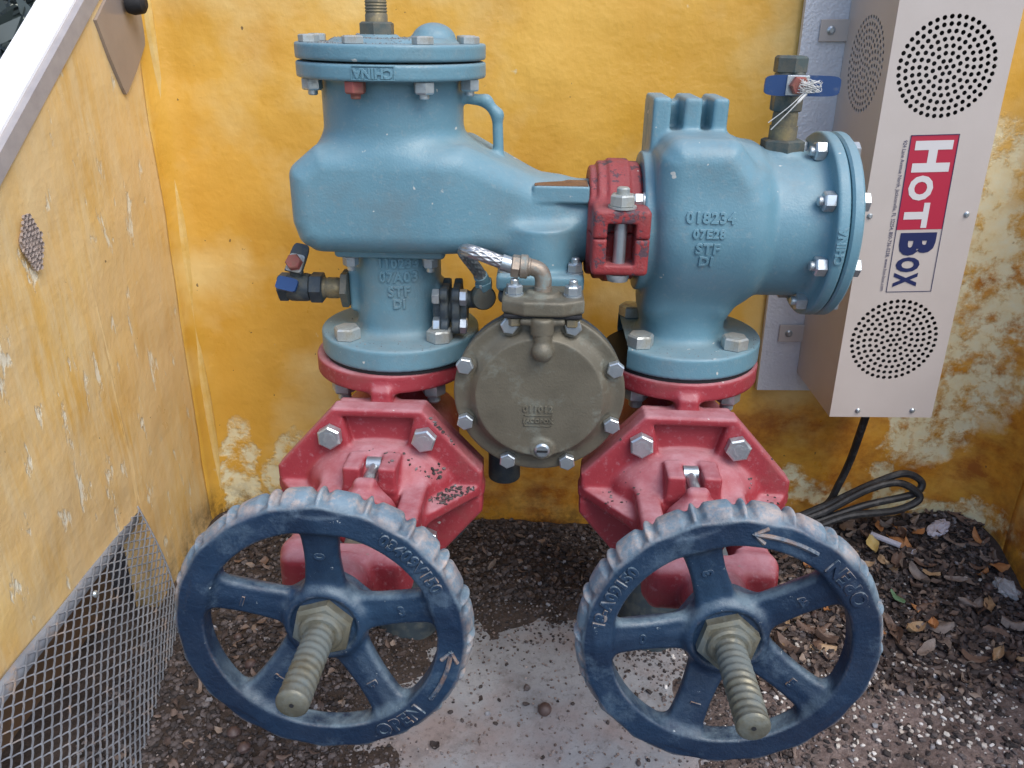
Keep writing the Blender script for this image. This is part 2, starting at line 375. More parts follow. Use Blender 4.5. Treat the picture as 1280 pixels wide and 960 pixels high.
g = G('dark_asphalt_ground'); c = g.mix(g.ramp(g.noise(35, 8, .8, g.pos), [(.38, 0), (.62, 1)]), (.022, .028, .036), (.11, .125, .14))
M['outside'] = g.done(c, .9, 0, g.bump(g.noise(60, 6, .7, g.pos), .8, .01))
tag(obj('ground', mesh('ground', [(-60, -60, -.47), (60, -60, -.47), (60, 60, -.47), (-60, 60, -.47)], [(0, 1, 2, 3)]), M['outside']), kind='structure')

# ------------------------------------------------------------------ enclosure walls
def wall_mat(name, side=False):
    g = G(name); P = g.pos
    wob = g.scale(g.vadd(g.noise(7, 6, .65, P, out=1), (.5, .5, .5), 'SUBTRACT'), .16)
    Q = g.vadd(P, wob); xyz = g.sep(Q); X, Y_, Z = xyz[0], xyz[1], xyz[2]
    def blob(cx, cz, rx, rz, soft=.5, u=None):
        u = u or X
        a = g.math('DIVIDE', g.math('SUBTRACT', u, cx), rx); b = g.math('DIVIDE', g.math('SUBTRACT', Z, cz), rz)
        d = g.math('ADD', g.math('MULTIPLY', a, a), g.math('MULTIPLY', b, b))
        k = g.n('ShaderNodeMapRange'); g.put(k.inputs[0], d); k.inputs[1].default_value = 1; k.inputs[2].default_value = 1-soft; return k.outputs[0]
    def union(fs):
        o = fs[0]
        for q in fs[1:]: o = g.math('MAXIMUM', o, q)
        return o
    c = g.mix(g.ramp(g.noise(4.5, 6, .6, P), [(.3, 0), (.7, 1)]), (.62, .325, .035), (.76, .45, .085))
    c = g.mix(g.ramp(g.noise(6.5, 4, .55, P), [(.46, 0), (.68, .75)]), c, (.82, .62, .27))           # cloudy resin
    c = g.mix(g.ramp(g.noise(5, 4, .55, g.mapping(P, loc=(4, 2, 8))), [(.54, 0), (.72, .5)]), c, (.52, .235, .022))
    if side:
        st = g.noise(30, 6, .7, g.mapping(P, (1, 1.6, .22)))
        c = g.mix(.35, c, (.72, .52, .23)); c = g.mix(g.ramp(st, [(.40, 0), (.62, .8)]), c, (.76, .62, .36))
        c = g.mix(g.ramp(g.noise(5, 6, .65, g.mapping(P, loc=(7, 2, 0))), [(.36, 0), (.60, .75)]), c, (.74, .55, .29))
        # scuffed bare foam
        sc = g.ramp(g.noise(24, 7, .66, g.mapping(P, (1, 1.5, .55), loc=(1.5, .4, .2))), [(.60, 0), (.65, 1)])
        c = g.mix(sc, c, (.82, .78, .62)); pale = sc
        br = g.ramp(g.noise(3.4, 5, .6, g.mapping(P, loc=(1, 9, 4))), [(.58, 0), (.74, .35)]); c = g.mix(br, c, (.42, .23, .07))
    else:
        rust = union([blob(.66, -.31, .36, .20, .7), blob(.90, -.20, .16, .34, .7), blob(.15, -.38, .28, .12, .8), blob(.86, -.02, .05, .10, .6)])
        rust = g.math('MULTIPLY', rust, g.ramp(g.noise(11, 8, .7, g.mapping(P, (1, 1, 1.8))), [(.36, .25), (.58, 1)]))
        c = g.mix(g.math('MULTIPLY', rust, 1.0), c, g.mix(g.ramp(g.noise(22, 8, .7, P), [(.4, 0), (.6, 1)]), (.36, .115, .016), (.62, .27, .03)))
        fp = union([blob(-.335, -.36, .045, .12, .25), blob(-.235, -.345, .05, .09, .25), blob(.84, -.03, .07, .20, .5), blob(.80, -.22, .05, .08, .5),
                    blob(.745, -.28, .022, .14, .5), blob(.60, -.34, .10, .03, .5), blob(.83, -.37, .12, .035, .4), blob(.72, -.12, .02, .05, .4), blob(.80, .16, .05, .12, .6)])
        fp = g.math('MULTIPLY', fp, g.ramp(g.noise(20, 8, .72, P), [(.40, 0), (.52, 1)]))
        c = g.mix(fp, c, g.mix(g.ramp(g.noise(40, 6, .7, P), [(.4, 0), (.65, 1)]), (.82, .70, .40), (.80, .76, .54))); pale = fp
        sc = g.ramp(g.noise(26, 6, .62, g.mapping(P, loc=(3, 3, 3))), [(.71, 0), (.74, .8)]); c = g.mix(sc, c, (.70, .60, .36))
    dot = g.ramp(g.noise(75, 3, .5, g.mapping(P, loc=(9, 9, 9))), [(.74, 0), (.76, .8)]); c = g.mix(dot, c, (.07, .05, .035))
    # muddy splash line just above the soil
    k = g.n('ShaderNodeMapRange'); g.put(k.inputs[0], Z); k.inputs[1].default_value = -.355; k.inputs[2].default_value = -.43
    c = g.mix(g.math('MULTIPLY', k.outputs[0], g.ramp(g.noise(30, 8, .75, P), [(.42, 0), (.60, .85)])), c, (.05, .032, .022))
    h = g.math('ADD', g.noise(9, 4, .5, P), g.math('MULTIPLY', g.noise(120, 4, .6, P), .10)); h = g.math('SUBTRACT', h, g.math('MULTIPLY', pale, .25))
    return g.done(c, g.ramp(g.noise(15, 4, .6, P), [(.3, .26), (.7, .48)]), 0, g.bump(h, .5, .012))
M['wall'] = wall_mat('yellow_resin_foam'); M['wall_side'] = wall_mat('scuffed_yellow_resin_foam', True)
enc = empty('enclosure', (.27, .25, -.43), 'yellow resin lined insulated enclosure standing around the valves', 'enclosure')
TOP = .62
def sheet(name, m, fx, un, vn, parent, inward=(0, -1, 0)):
    us = np.linspace(0, 1, un); vs = np.linspace(0, 1, vn); P = [fx(u, v_) for v_ in vs for u in us]
    F_ = [(j*un+i, j*un+i+1, (j+1)*un+i+1, (j+1)*un+i) for j in range(vn-1) for i in range(un-1)]
    me = mesh(name, P, F_, True); o = obj(name, me, m, parent)
    md = o.modifiers.new('thickness', 'SOLIDIFY'); md.thickness = .03; k = len(me.polygons)//2; md.offset = -1 if me.polygons[k].normal.dot(Vector(inward)) > 0 else 1; return o
def wob(a, b, s=.004): return s*mnoise.fractal(Vector((a*5, b*5, 3.1)), 1., 2., 3)
RF, RF2 = .035, .09
def back(u, v_):
    z = -.47+v_*(TOP+.47); s0 = RIGHT_X-LEFT_X; L = s0+(math.pi/2-1)*(RF+RF2); s = u*L
    a1 = RF*math.pi/2; mid = s0-RF-RF2; a2 = RF2*math.pi/2
    if s < a1: t = s/RF; x = LEFT_X+RF-RF*math.cos(t); y = WALL_Y-RF+RF*math.sin(t)
    elif s < a1+mid: x = LEFT_X+RF+(s-a1); y = WALL_Y
    else: t = (s-a1-mid)/RF2; x = RIGHT_X-RF2+RF2*math.sin(t); y = WALL_Y-RF2+RF2*math.cos(t)
    return (x, y+wob(x, z)*.8, z)
bw = sheet('back_wall', M['wall'], back, 150, 60, enc)
EDGE = lambda y: .239+(y+.118)*.657             # cut edge of the side wall, rising to the back
YE = WALL_Y-RF
def left_up(u, v_):                               # side wall above the vent opening, and behind it
    y = -.52+u*(YE+.52); top = EDGE(y); bot = -.262 if y < -.002 else -.47
    z = bot+(top-bot)*v_; return (LEFT_X+wob(y+9, z), y, z)
o = sheet('side_wall', M['wall_side'], left_up, 160, 60, enc, (1, 0, 0))
o['label'] = 'scuffed yellow side wall with mesh vent at its foot'
def right_w(u, v_):
    y = (WALL_Y-RF2)-u*.62; top = EDGE(y); z = -.47+(top+.47)*v_; return (RIGHT_X+wob(y+3, z)*.8, y, z)
o = sheet('side_wall', M['wall'], right_w, 50, 40, enc, (-1, 0, 0))
g = G('pale_resin_bead'); M['bead'] = g.done(g.mix(g.ramp(g.noise(22, 6, .7, g.pos), [(.35, 0), (.65, 1)]), (.68, .43, .10), (.76, .57, .24)), .4, 0, g.bump(g.noise(40, 4, .6, g.pos), .4, .004))
cz_ = np.linspace(-.44, TOP-.02, 60)
obj('corner_seam', join('corner_seam', [tube_vf([(LEFT_X+.0070+.0012*math.sin(z*17), WALL_Y-.0050+.0014*math.sin(z*9), z) for z in cz_], [.0080+.0012*math.sin(z*23) for z in cz_], 10)]), M['bead'], enc)
# white lip along the slanted cut edge
g = G('white_gelcoat'); M['gel'] = g.done(g.mix(g.ramp(g.noise(18, 6, .7), [(.5, 0), (.75, .4)]), (.84, .85, .86), (.66, .66, .65)), .35, 0, g.bump(g.noise(40, 3), .1, .002))
g = G('grey_edge_seal'); M['seal'] = g.done(g.mix(g.noise(40, 6, .7), (.26, .24, .25), (.46, .43, .42)), .6)
for side, X0, sg in (('l', LEFT_X, -1), ('r', RIGHT_X, 1)):
    a = np.array([X0, -.52, EDGE(-.52)]); b = np.array([X0, YE, EDGE(YE)]); d = b-a; n_ = np.array([0, -.657, 1.])/math.hypot(1, .657)
    def bar(x0, x1, h0, h1):
        vs = [p+np.array([sg*x, 0, 0])+n_*h for p in (a, b) for x, h in ((x0, h0), (x1, h0), (x1, h1), (x0, h1))]
        return vs, [[0, 1, 2, 3][::-1], [4, 5, 6, 7], [0, 1, 5, 4], [1, 2, 6, 5], [2, 3, 7, 6], [3, 0, 4, 7]]
    obj('rim', join('rim', [bar(.006, .050, -.012, .006)], False), M['gel'], enc)
    obj('edge_seal', join('edge_seal', [bar(-.003, .006, -.016, .003)], False), M['seal'], enc)
# added panel behind the mesh vent, blocks outside light so it stays dark
v, f = box_vf((LEFT_X-.075, -.54, -.47), (LEFT_X-.068, .01, -.23)); g = G('dark_vent_blocker'); M['blocker'] = g.done(g.mix(g.noise(20, 6, .7), (.10, .065, .045), (.22, .13, .07)), .8)
obj('vent_blocker', mesh('vent_blocker', v, f), M['blocker'], enc)

# expanded metal over the vent
mv = empty('mesh_vent', (-.34, -.18, GZ), 'grey expanded metal mesh covering the vent at the foot of the side wall', 'mesh')
M['galv'] = metal('galvanised_mesh', (.30, .33, .38), (.22, .245, .29), (.30, .22, .16), .5, .35, .66)
A0, A1 = np.array([-.371, -.006, -.250]), np.array([-.371, -.42, -.268]); B0, B1 = np.array([-.328, -.055, GZ-.01]), np.array([-.225, -.44, GZ-.01])
def vent(s, t):        # s along the wall towards the front, t down
    top = A0+(A1-A0)*s; bot = B0+(B1-B0)*s; p = top+(bot-top)*t
    bulge = math.sin(math.pi*min(t, 1))*.012; return p+np.array([bulge*.7, .022*math.sin(math.pi*t*.5)*(1-s), 0])
ps = []; NS, NT = 20, 34
for j in range(NT):
    for i in range(NS+1):
        c0 = i+.5*(j % 2)
        for sg in (1, -1):
            q = []
            for w_, dv in ((0, 0), (.04, .16), (.16, .36), (.34, .64), (.46, .84), (.5, 1.)):
                s_ = (c0+sg*w_)/NS
                if -.001 <= s_ <= 1.001: q.append(np.array(vent(s_, (j+dv)/NT))+np.array([.0009*sg*math.sin(dv*math.pi), 0, 0]))
            if len(q) > 2: ps.append(tube_vf(q, .00105, 4))
obj('expanded_mesh', join('expanded_mesh', ps), M['galv'], mv)
q = [vent(s, -.02) for s in np.linspace(0, 1, 20)]; q2 = [vent(s, .075-.02*s) for s in np.linspace(0.02, 1, 20)]
vv = [p+np.array([-.0022, 0, 0]) for p in q]+[p+np.array([-.0022, 0, 0]) for p in q2]
o = obj('mounting_strip', mesh('mounting_strip', vv, [(i, i+1, 21+i, 20+i) for i in range(19)], True), M['galv'], mv); o.modifiers.new('t', 'SOLIDIFY').thickness = .0015
for s in (.36,): obj('screw', lathe('screw', [(.0045, 0), (.0045, .001), (.0025, .003)], 12, (1, -.1, .2), vent(s, .10)+np.array([.001, 0, 0])), M['zinc'], mv)
for s, px in ((0, 0),): obj('edge_wire', join('edge_wire', [tube_vf([vent(0, t) for t in np.linspace(-.02, 1, 14)], .0014, 6)]), M['galv'], mv)

# smoked plate high on the side wall
g = G('smoky_brown_plate'); M['plate'] = g.done(g.mix(g.noise(14, 5, .6), (.25, .205, .18), (.36, .305, .27)), .2, 0, None)
cp = empty('wall_plate', (LEFT_X, .17, .27), 'smoky brown pointed plate fixed high on the scuffed side wall', 'plate')
pp = [(.1114, .3604), (.1433, .3828), (.172, .415), (.2313, .3774), (.236, .352), (.2300, .3300), (.196, .301), (.1620, .2760), (.1555, .2731), (.150, .281), (.128, .322)]
vv = [(x, y, z) for x in (LEFT_X-.003, LEFT_X+.0045) for y, z in pp]; n6 = len(pp)
obj('plate', join('plate', [(vv, [list(range(n6)), list(range(n6, 2*n6))[::-1]]+[[i, (i+1) % n6, n6+(i+1) % n6, n6+i][::-1] for i in range(n6)])], False), M['plate'], cp)
kp = onX(163, 4, LEFT_X+.012)
obj('knob', lathe('knob', [(.012, -.004), (.014, .004), (.012, .016), (.006, .02)], 12, (1, .1, 0), kp), M['gasket'], cp)

# paper wasp comb on the side wall
wn = empty('wasp_nest', onX(33, 300, LEFT_X), 'grey paper wasp comb stuck on the scuffed yellow side wall', 'wasp nest')
ps = []; c0 = onX(34, 303, LEFT_X)
for i in range(-3, 4):
    for j in range(-5, 6):
        y, z = (i+.5*(j % 2))*.0062, j*.0054
        if (y/.017)**2+(z/.029)**2 > 1: continue
        ps.append(lathe_vf([(.0030, 0), (.0032, .0022+.0018*rng.random()), (.0025, .0022), (.0023, .0008)], 6, (1, 0, 0), c0+np.array([.004, y, z])))
g = G('grey_wasp_paper'); M['paper'] = g.done(g.mix(g.noise(60, 6, .7), (.22, .17, .15), (.46, .40, .37)), .9)
obj('comb', join('comb', ps, False), M['paper'], wn)
obj('base', lathe('base', [(.012, -.002), (.016, .002), (.013, .0055)], 14, (1, 0, 0), c0), M['paper'], wn)

# ------------------------------------------------------------------ heater and its backing sheet
HT = R_(-1.2); HO = np.array([.566, 0, .13])       # slight lean in the wall plane
ch_, sh_ = math.cos(HT), math.sin(HT)
def hx(v):
    v = np.asarray(v, float).reshape(-1, 3); x, z = v[:, 0], v[:, 2]
    return np.stack([HO[0]+x*ch_-z*sh_*-1, v[:, 1], HO[2]+z*ch_+x*sh_*-1], 1) if False else np.stack([HO[0]+x*ch_+z*math.sin(-HT)*-1, v[:, 1], HO[2]+z*ch_+x*math.sin(-HT)], 1)
def hinv(p): d = np.array(p)-HO; s = math.sin(-HT); return np.array([d[0]*ch_+d[2]*s, p[1], -d[0]*s+d[2]*ch_])
g = G('stucco_aluminium'); M['stucco'] = g.done(g.mix(g.noise(50, 4, .6), (.58, .60, .66), (.70, .72, .77)), .45, .25, g.bump(g.math('ADD', g.math('MULTIPLY', g.voro(230, g.obj), .5), g.noise(260, 3)), .35, .0022))
pl = empty('backing_sheet', hx([[0, .24, -.28]])[0], 'silver stucco textured metal sheet fixed behind the beige heater', 'metal sheet')
v, f = box_vf((-.0575, .236, -.284), (.16, .2455, .46)); obj('sheet', mesh('sheet', hx(v), f), M['stucco'], pl)
g = G('beige_powder_coat'); M['beige'] = g.done(g.mix(g.ramp(g.noise(12, 4, .6), [(.35, 0), (.65, 1)]), (.49, .435, .40), (.52, .465, .43)), .42, 0, g.bump(g.noise(500, 3), .12, .0006))
g = G('black_inside'); M['void'] = g.done((.02, .02, .022), .8)
ht = empty('wall_heater', hx([[.07, .16, -.253]])[0], 'tall beige wall heater box with round perforated grilles and printed label', 'heater')
HW, HF, HB, HZ0, HZ1 = .1375, .08, .235, -.253, .42
def perf(cs, outline, to3, name, m, parent, th=.0012):
    cu = bpy.data.curves.new(name, 'CURVE'); cu.dimensions = '2D'; cu.fill_mode = 'BOTH'; cu.extrude = th/2
    def add(pts):
        sp = cu.splines.new('POLY'); sp.points.add(len(pts)-1); sp.use_cyclic_u = True
        for i, p in enumerate(pts): sp.points[i].co = (p[0], p[1], 0, 1)
    add(outline)
    for (cx, cy, rx, ry, hr) in cs:
        for k in range(8):
            nh = max(1, 6*k)
            for i in range(nh):
                a = i*2*math.pi/nh+.13*k; x, y = cx+rx*k/7*math.cos(a), cy+ry*k/7*math.sin(a)
                add([(x+hr*math.cos(t*math.pi/5), y+hr*math.sin(t*math.pi/5)) for t in range(10)])
    o = bpy.data.objects.new(name, cu); col.objects.link(o); dg = bpy.context.evaluated_depsgraph_get()
    me = bpy.data.meshes.new_from_object(o.evaluated_get(dg)); bpy.data.objects.remove(o)
    v_ = np.array([p.co[:] for p in me.vertices]); me.vertices.foreach_set('co', to3(v_).ravel()); me.update(); me.materials.clear()
    return obj(name, me, m, parent)
g1 = hinv(onY(1183, 84, HF)); g2 = hinv(onY(1117, 425, HF))
perf([(g1[0], g1[2], .0535, .0535, .0027), (g2[0], g2[2], .0535, .0535, .0027)], [(0, HZ0), (HW, HZ0), (HW, HZ1), (0, HZ1)],
     lambda v_: hx(np.stack([v_[:, 0], HF+v_[:, 2], v_[:, 1]], 1)), 'front_panel', M['beige'], ht)
gs = hinv(onX(1081, 86, .563))
perf([(.154, g1[2], .054, .054, .0027)], [(HF+.0007, HZ0), (HB, HZ0), (HB, HZ1), (HF+.0007, HZ1)],
     lambda v_: hx(np.stack([v_[:, 2]+.0006, v_[:, 0], v_[:, 1]], 1)), 'side_panel', M['beige'], ht)
o = perf([], [(HF+.0007, HZ0), (HB, HZ0), (HB, HZ1), (HF+.0007, HZ1)], lambda v_: hx(np.stack([v_[:, 2]+HW-.0006, v_[:, 0], v_[:, 1]], 1)), 'side_panel', M['beige'], ht)
for nm, z in (('bottom_panel', HZ0+.001), ('top_panel', HZ1-.001)):
    v, f = box_vf((.0015, HF+.0015, z-.0006), (HW-.0015, HB-.001, z+.0006)); obj(nm, mesh(nm, hx(v), f), M['beige'], ht)
v, f = box_vf((.004, HF+.03, HZ0+.006), (HW-.004, HB-.004, HZ1-.006)); obj('dark_filler', mesh('dark_filler', hx(v), f), M['void'], ht)  # black block added to stand for the dark hollow behind the holes
for px, py in ((1043, 38), (991, 416)):
    c0 = hinv(onY(px, py, .234)); v, f = box_vf((-.036, .231, c0[2]-.0135), (.004, .2335, c0[2]+.0135), .0008)
    b_ = obj('bracket', mesh('bracket', hx(v), f), M['beige'], ht)
    obj('screw', lathe('screw', [(.0055, 0), (.0055, .001), (.003, .003)], 14, (0, -1, 0), hx([[-.022, .231, c0[2]]])[0]), M['zinc'], b_)
fp_ = ht.children
for px, py in ((1072, 513), (1140, 513), (1208, 268), (1087, 270)):
    c0 = onY(px, py, HF); obj('screw', lathe('screw', [(.0036, 0), (.0036, .0008), (.002, .0026)], 12, (0, -1, 0), (c0[0], HF-.0006, c0[2])), M['zinc'], ht)
# printed label
cTL, cTR, cBR, cBL = [hinv(onY(px, py, HF)) for px, py in ((1143, 162), (1195, 174), (1163, 372), (1107, 357))]
lab_c = (cTL+cTR+cBR+cBL)/4
ud = ((cBL+cBR)-(cTL+cTR))/2; LL = np.linalg.norm(ud); ud /= LL; vd = np.array([-ud[2], 0, ud[0]])
if vd[0] < 0: vd = -vd
LW = (np.linalg.norm(cTR-cTL)+np.linalg.norm(cBR-cBL))/2
Y0 = HF-.0009
def lab(u, t, k=0): return np.array([lab_c[0], 0, lab_c[2]])+ud*u+vd*t+np.array([0, Y0-k*.0003, 0])
def lrect(name, u0, u1, t0, t1, m, k, parent):
    return obj(name, mesh(name, hx([lab(u0, t0, k), lab(u1, t0, k), lab(u1, t1, k), lab(u0, t1, k)]), [(0, 1, 2, 3)]), m, parent)
M['p_red'] = G('print_red').done((.42, .018, .05), .4); M['p_navy'] = G('print_navy').done((.012, .02, .09), .4); M['p_white'] = M['beige']
g = G('print_white'); M['p_white'] = g.done((.62, .60, .60), .4)
hl = lrect('printed_label', -LL/2, -LL/2+LL*.585, -LW/2, LW/2, M['p_red'], 0, ht)
def ltext(s, size, u, t, m, off, sx=1., align='LEFT', parent=hl, k=1, name='lettering'):
    v_, f_ = text_vf(s, size, 0, off, align=align)
    P = np.array([lab(u+q[0]*sx, t+q[1], k) for q in v_]); return obj(name, mesh(name, hx(P), f_), m, parent)
def fit_text(s, u0, u1, t0, t1, m, off):           # stretch a word to an exact rectangle
    v_, f_ = text_vf(s, 1., 0, off, align='LEFT'); lo, hi = v_.min(0), v_.max(0)
    P = np.array([lab(u0+(q[0]-lo[0])/(hi[0]-lo[0])*(u1-u0), t0+(q[1]-lo[1])/(hi[1]-lo[1])*(t1-t0), 1) for q in v_])
    return obj('lettering', mesh('lettering', hx(P), f_), m, hl)
u0 = -LL/2; T0, T1 = -LW*.38, LW*.40; ts = LW*.14
for ch, a, b, t1 in (('H', .035, .225, T1), ('O', .245, .40, ts), ('T', .415, .575, ts)): fit_text(ch, u0+LL*a, u0+LL*b, T0, t1, M['p_white'], .05)
for ch, a, b, t1 in (('B', .605, .755, T1), ('O', .765, .865, ts), ('X', .868, .965, ts)): fit_text(ch, u0+LL*a, u0+LL*b, T0, t1, M['p_navy'], .05)
for (a, b, c_, d_) in ((-.5, .5, -.5, -.485), (-.5, .5, .485, .5), (-.5, -.4955, -.5, .5), (.4955, .5, -.5, .5)):
    lrect('label_border', LL*a, LL*b, LW*c_, LW*d_, M['p_navy'], 1.5, hl)
v_, f_ = text_vf('924 Lane Avenue North, Jacksonville, FL 32254, 800-736-0238, www.hot-box.com', 1., 0, 0, align='LEFT'); lo, hi = v_.min(0), v_.max(0)
P = np.array([lab(-LL*.47+(q[0]-lo[0])/(hi[0]-lo[0])*LL*.96, -LW*.66+(q[1]-lo[1])/(hi[1]-lo[1])*.006, 1) for q in v_])
obj('lettering', mesh('lettering', hx(P), f_), M['p_navy'], hl)

from mathutils.bvhtree import BVHTree
def stamp(me, v_, cx, cz, depth):
    t = BVHTree.FromPolygons([q.co[:] for q in me.vertices], [list(q.vertices) for q in me.polygons]); out = []
    for q in v_:
        x, z = cx+q[0], cz+q[1]; h = t.ray_cast(Vector((x, -.6, z)), Vector((0, 1, 0)))[0]; out.append((x, (h.y if h else -.09)-q[2]-depth*.2, z))
    return np.array(out)
# ================================================================== BACKFLOW PREVENTER
BP = empty('backflow_preventer', (.17, 0, 0), 'blue grey cast iron backflow preventer bolted across the two red gate valves', 'backflow preventer')
AZ = .158                                            # height of the horizontal bore
def f_check(p):
    x, y, z = p
    hull = s_poly(x, z, [(-.085, .166), (-.081, .152), (-.070, .147), (.10, .147), (.15, .137), (.183, .129), (.183, .187), (.161, .191), (.081, .229), (-.064, .229), (-.085, .212)])-.017
    t = np.clip((x-.055)/.125, 0, 1); t = t*t*(3-2*t); wv = .084-.0385*t
    rd = .025; q1 = hull+rd; q2 = (abs(y)-wv-.0016*np.cos(np.clip((z-.188)*26, -1.5, 1.5)))*.93+rd
    d = np.minimum(np.maximum(q1, q2), 0)+L2(np.maximum(q1, 0), np.maximum(q2, 0))-rd
    d = smin(d, s_box(p, (-.096, -.05, .124), (-.062, .05, .16), .015), .010)
    n_ = s_cyl(p, 2, (.0025, 0, 0), .0765, .237, .328, .002)
    d = smin(d, n_, .018)
    pipe = s_cyl(p, 0, (0, 0, AZ), .0465, .10, .228, .003)
    d = smin(d, pipe, .016)
    d = smin(d, s_cyl(p, 2, (.0025, 0, 0), .101, .3095, .3255, .0025), .006)      # cover flange
    h = smin(smin(s_cap(p, (.070, 0, .290), (.104, 0, .286), .0058), s_cap(p, (.104, 0, .286), (.1165, 0, .272), .0058), .006), s_cap(p, (.1165, 0, .272), (.1185, 0, .222), .0058), .006)
    d = smin(d, h, .006)                                                            # lifting loop
    r_ = s_cyl(p, 2, (.168, -.03, 0), .040, .10, .16, .003); d = smin(d, r_, .016)  # branch to the relief valve
    d = smin(d, s_box(p, (.120, -.078, .0935), (.2165, .035, .1125), .005), .006)
    d = smin(d, s_box(p, (.158, -.050, .186), (.219, -.012, .2045), .0015), .003)   # name pad
    return d
cb = obj('check_valve_body', nets('check_valve_body', f_check, (-.12, -.105, .088), (.232, .105, .33), .0022), M['blue'], BP)
def f_cover(p):
    d = s_cyl(p, 2, (.0025, 0, 0), .101, .3275, .3435, .0025)
    d = smin(d, s_cyl(p, 2, (.0025, 0, 0), .062, .34, .3475, .003), .008)
    d = smin(d, s_ell(p, (.046, .02, .346), (.024, .024, .0175)), .006)
    d = smin(d, s_cyl(p, 2, (-.012, .0, 0), .022, .342, .351, .002), .005)
    return d
cv = obj('cover', nets('cover', f_cover, (-.10, -.103, .32), (.106, .103, .38), .0022), M['blue'], BP)
for k in range(8):
    a = math.pi/8+k*math.pi/4+.13; x, y = .0025+.0885*math.cos(a), .0885*math.sin(a)
    bolt('cover_bolt', 'bolt', M['zinc_dirty'], cv, (x, y, .3435), (0, 0, 1))
    bolt('cover_nut', 'nut', M['rust_bolt'] if k == 5 else M['zinc'], cb, (x, y, .3095), (0, 0, -1))
v_, f_ = text_vf('CHINA', .0125, .0007, .0003, .0003); Rr = .1016
def on_flange(v_, th0, z0, flip, rr):
    s = -1 if flip else 1; th = th0+s*v_[:, 0]/rr; r_ = rr+v_[:, 2]
    return np.stack([.0025+r_*np.sin(th), -r_*np.cos(th), z0+s*v_[:, 1]], 1)
fb, ff = box_vf((-.0225, -.0064, -.0004), (.0225, -.0056, .0004)); 
ps = [(on_flange(v_, -.02, .3178, True, Rr), f_)]
for (a, b) in (((-.0215, -.0066), (.0215, -.0058)), ((-.0215, .0058), (.0215, .0066)), ((-.0215, -.0066), (-.0205, .0066)), ((.0205, -.0066), (.0215, .0066))):
    n_ = 10; us = np.linspace(a[0], b[0], n_); vv = np.concatenate([np.stack([us, np.full(n_, zz), np.full(n_, ww)], 1) for zz, ww in ((a[1], -.001), (a[1], .0007), (b[1], .0007), (b[1], -.001))])
    ps.append((on_flange(vv, -.02, .3178, True, Rr), [[k*n_+i, k*n_+i+1, (k+1)*n_+i+1, (k+1)*n_+i][::-1] for k in range(3) for i in range(n_-1)]))
obj('raised_lettering', join('raised_lettering', ps, False), M['blue'], cb)
# bare top of the name pad, and the flow arrow
v, f = box_vf((.1595, -.0485, .2040), (.2175, -.014, .2056), .0004); obj('bare_pad', mesh('bare_pad', v, f), M['bare_rust'], cb)
def pipe_pt(x, a, r_=.0475): return np.array([x, -r_*math.cos(a), AZ+r_*math.sin(a)])
ps = [tube_vf([pipe_pt(x, -.08) for x in (.168, .206)], .0014, 6), tube_vf([pipe_pt(.199, .03), pipe_pt(.2075, -.08), pipe_pt(.199, -.19)], .0014, 6)]
obj('flow_arrow', join('flow_arrow', ps), M['blue'], cb)
obj('bushing', join('bushing', [hex_vf(.033, .013, c=(-.012, 0, .3505))], False), M['dark_brass'], cv)
prof = [(.0125, 0)]
for i in range(8): prof += [(.0125 if i > 4 else .0118, .372+i*.002), (.0132, .373+i*.002)]
prof = [(.0118, .355), (.0118, .370)]+[(r_, z) for i in range(5) for r_, z in ((.0108, .372+i*.003), (.0118, .3735+i*.003))]+[(.0108, .392), (.0108, .408)]+[(r_, z) for i in range(5) for r_, z in ((.0132, .410+i*.003), (.0122, .4115+i*.003))]+[(.0125, .43)]
obj('nipple', lathe('nipple', prof, 28, c=(-.012, 0, 0)), M['brass'], cv)
obj('test_cock', join('test_cock', [hex_vf(.034, .02, c=(-.012, 0, .43)), lathe_vf([(.015, .45), (.018, .458), (.018, .475), (.015, .483)], 20, c=(-.012, 0, 0)), hex_vf(.034, .016, c=(-.012, 0, .483))]), M['dark_brass'], cv)

# spool under the first check
def f_spool(p):
    d = s_cyl(p, 2, (0, 0, 0), .0505, .01, .145, .003)
    d = smin(d, s_cyl(p, 2, (0, 0, 0), .095, 0, .0255, .003), .014)
    d = smin(d, s_box(p, (-.056, -.024, .048), (-.03, .022, .10), .005), .006)
    d = smin(d, s_box(p, (.03, -.022, .038), (.054, .022, .082), .006), .006)
    d = smin(d, s_box(p, (-.062, -.058, .122), (.062, .04, .134), .005), .005)
    return d
spl = obj('inlet_spool', nets('inlet_spool', f_spool, (-.098, -.098, 0), (.098, .098, .146), .0022), M['blue'], BP)
def on_cyl(v_, cx, r0, th0, z0): th = th0+v_[:, 0]/r0; r_ = r0+v_[:, 2]; return np.stack([cx+r_*np.sin(th), -r_*np.cos(th), z0+v_[:, 1]], 1)
ps = []
for s, z, sz in (('110233', .1145, .0155), ('07A03', .0985, .0165), ('STF', .0815, .0165), ('DI', .067, .0145)):
    v_, f_ = text_vf(s, sz, .0013, .0003, .0004, space=1.12); ps.append((stamp(spl.data, v_*np.array([.92, 1, 1]), .008, z, .0013), f_))
obj('raised_lettering', join('raised_lettering', ps, False), M['blue'], spl)
for x in (-.046, .044): bolt('small_nut', 'nut', M['zinc'], spl, (x, -.046, .122), (0, 0, -1))
for k in range(4):
    a = math.pi/4+k*math.pi/2; bolt('flange_bolt', 'bolt', M['zinc_dirty'], spl, (.0762*math.cos(a), .0762*math.sin(a), .0255), (0, 0, 1))
obj('gasket', lathe('gasket', [(.092, -.0042), (.092, .0004)], 48), M['gasket'], spl)

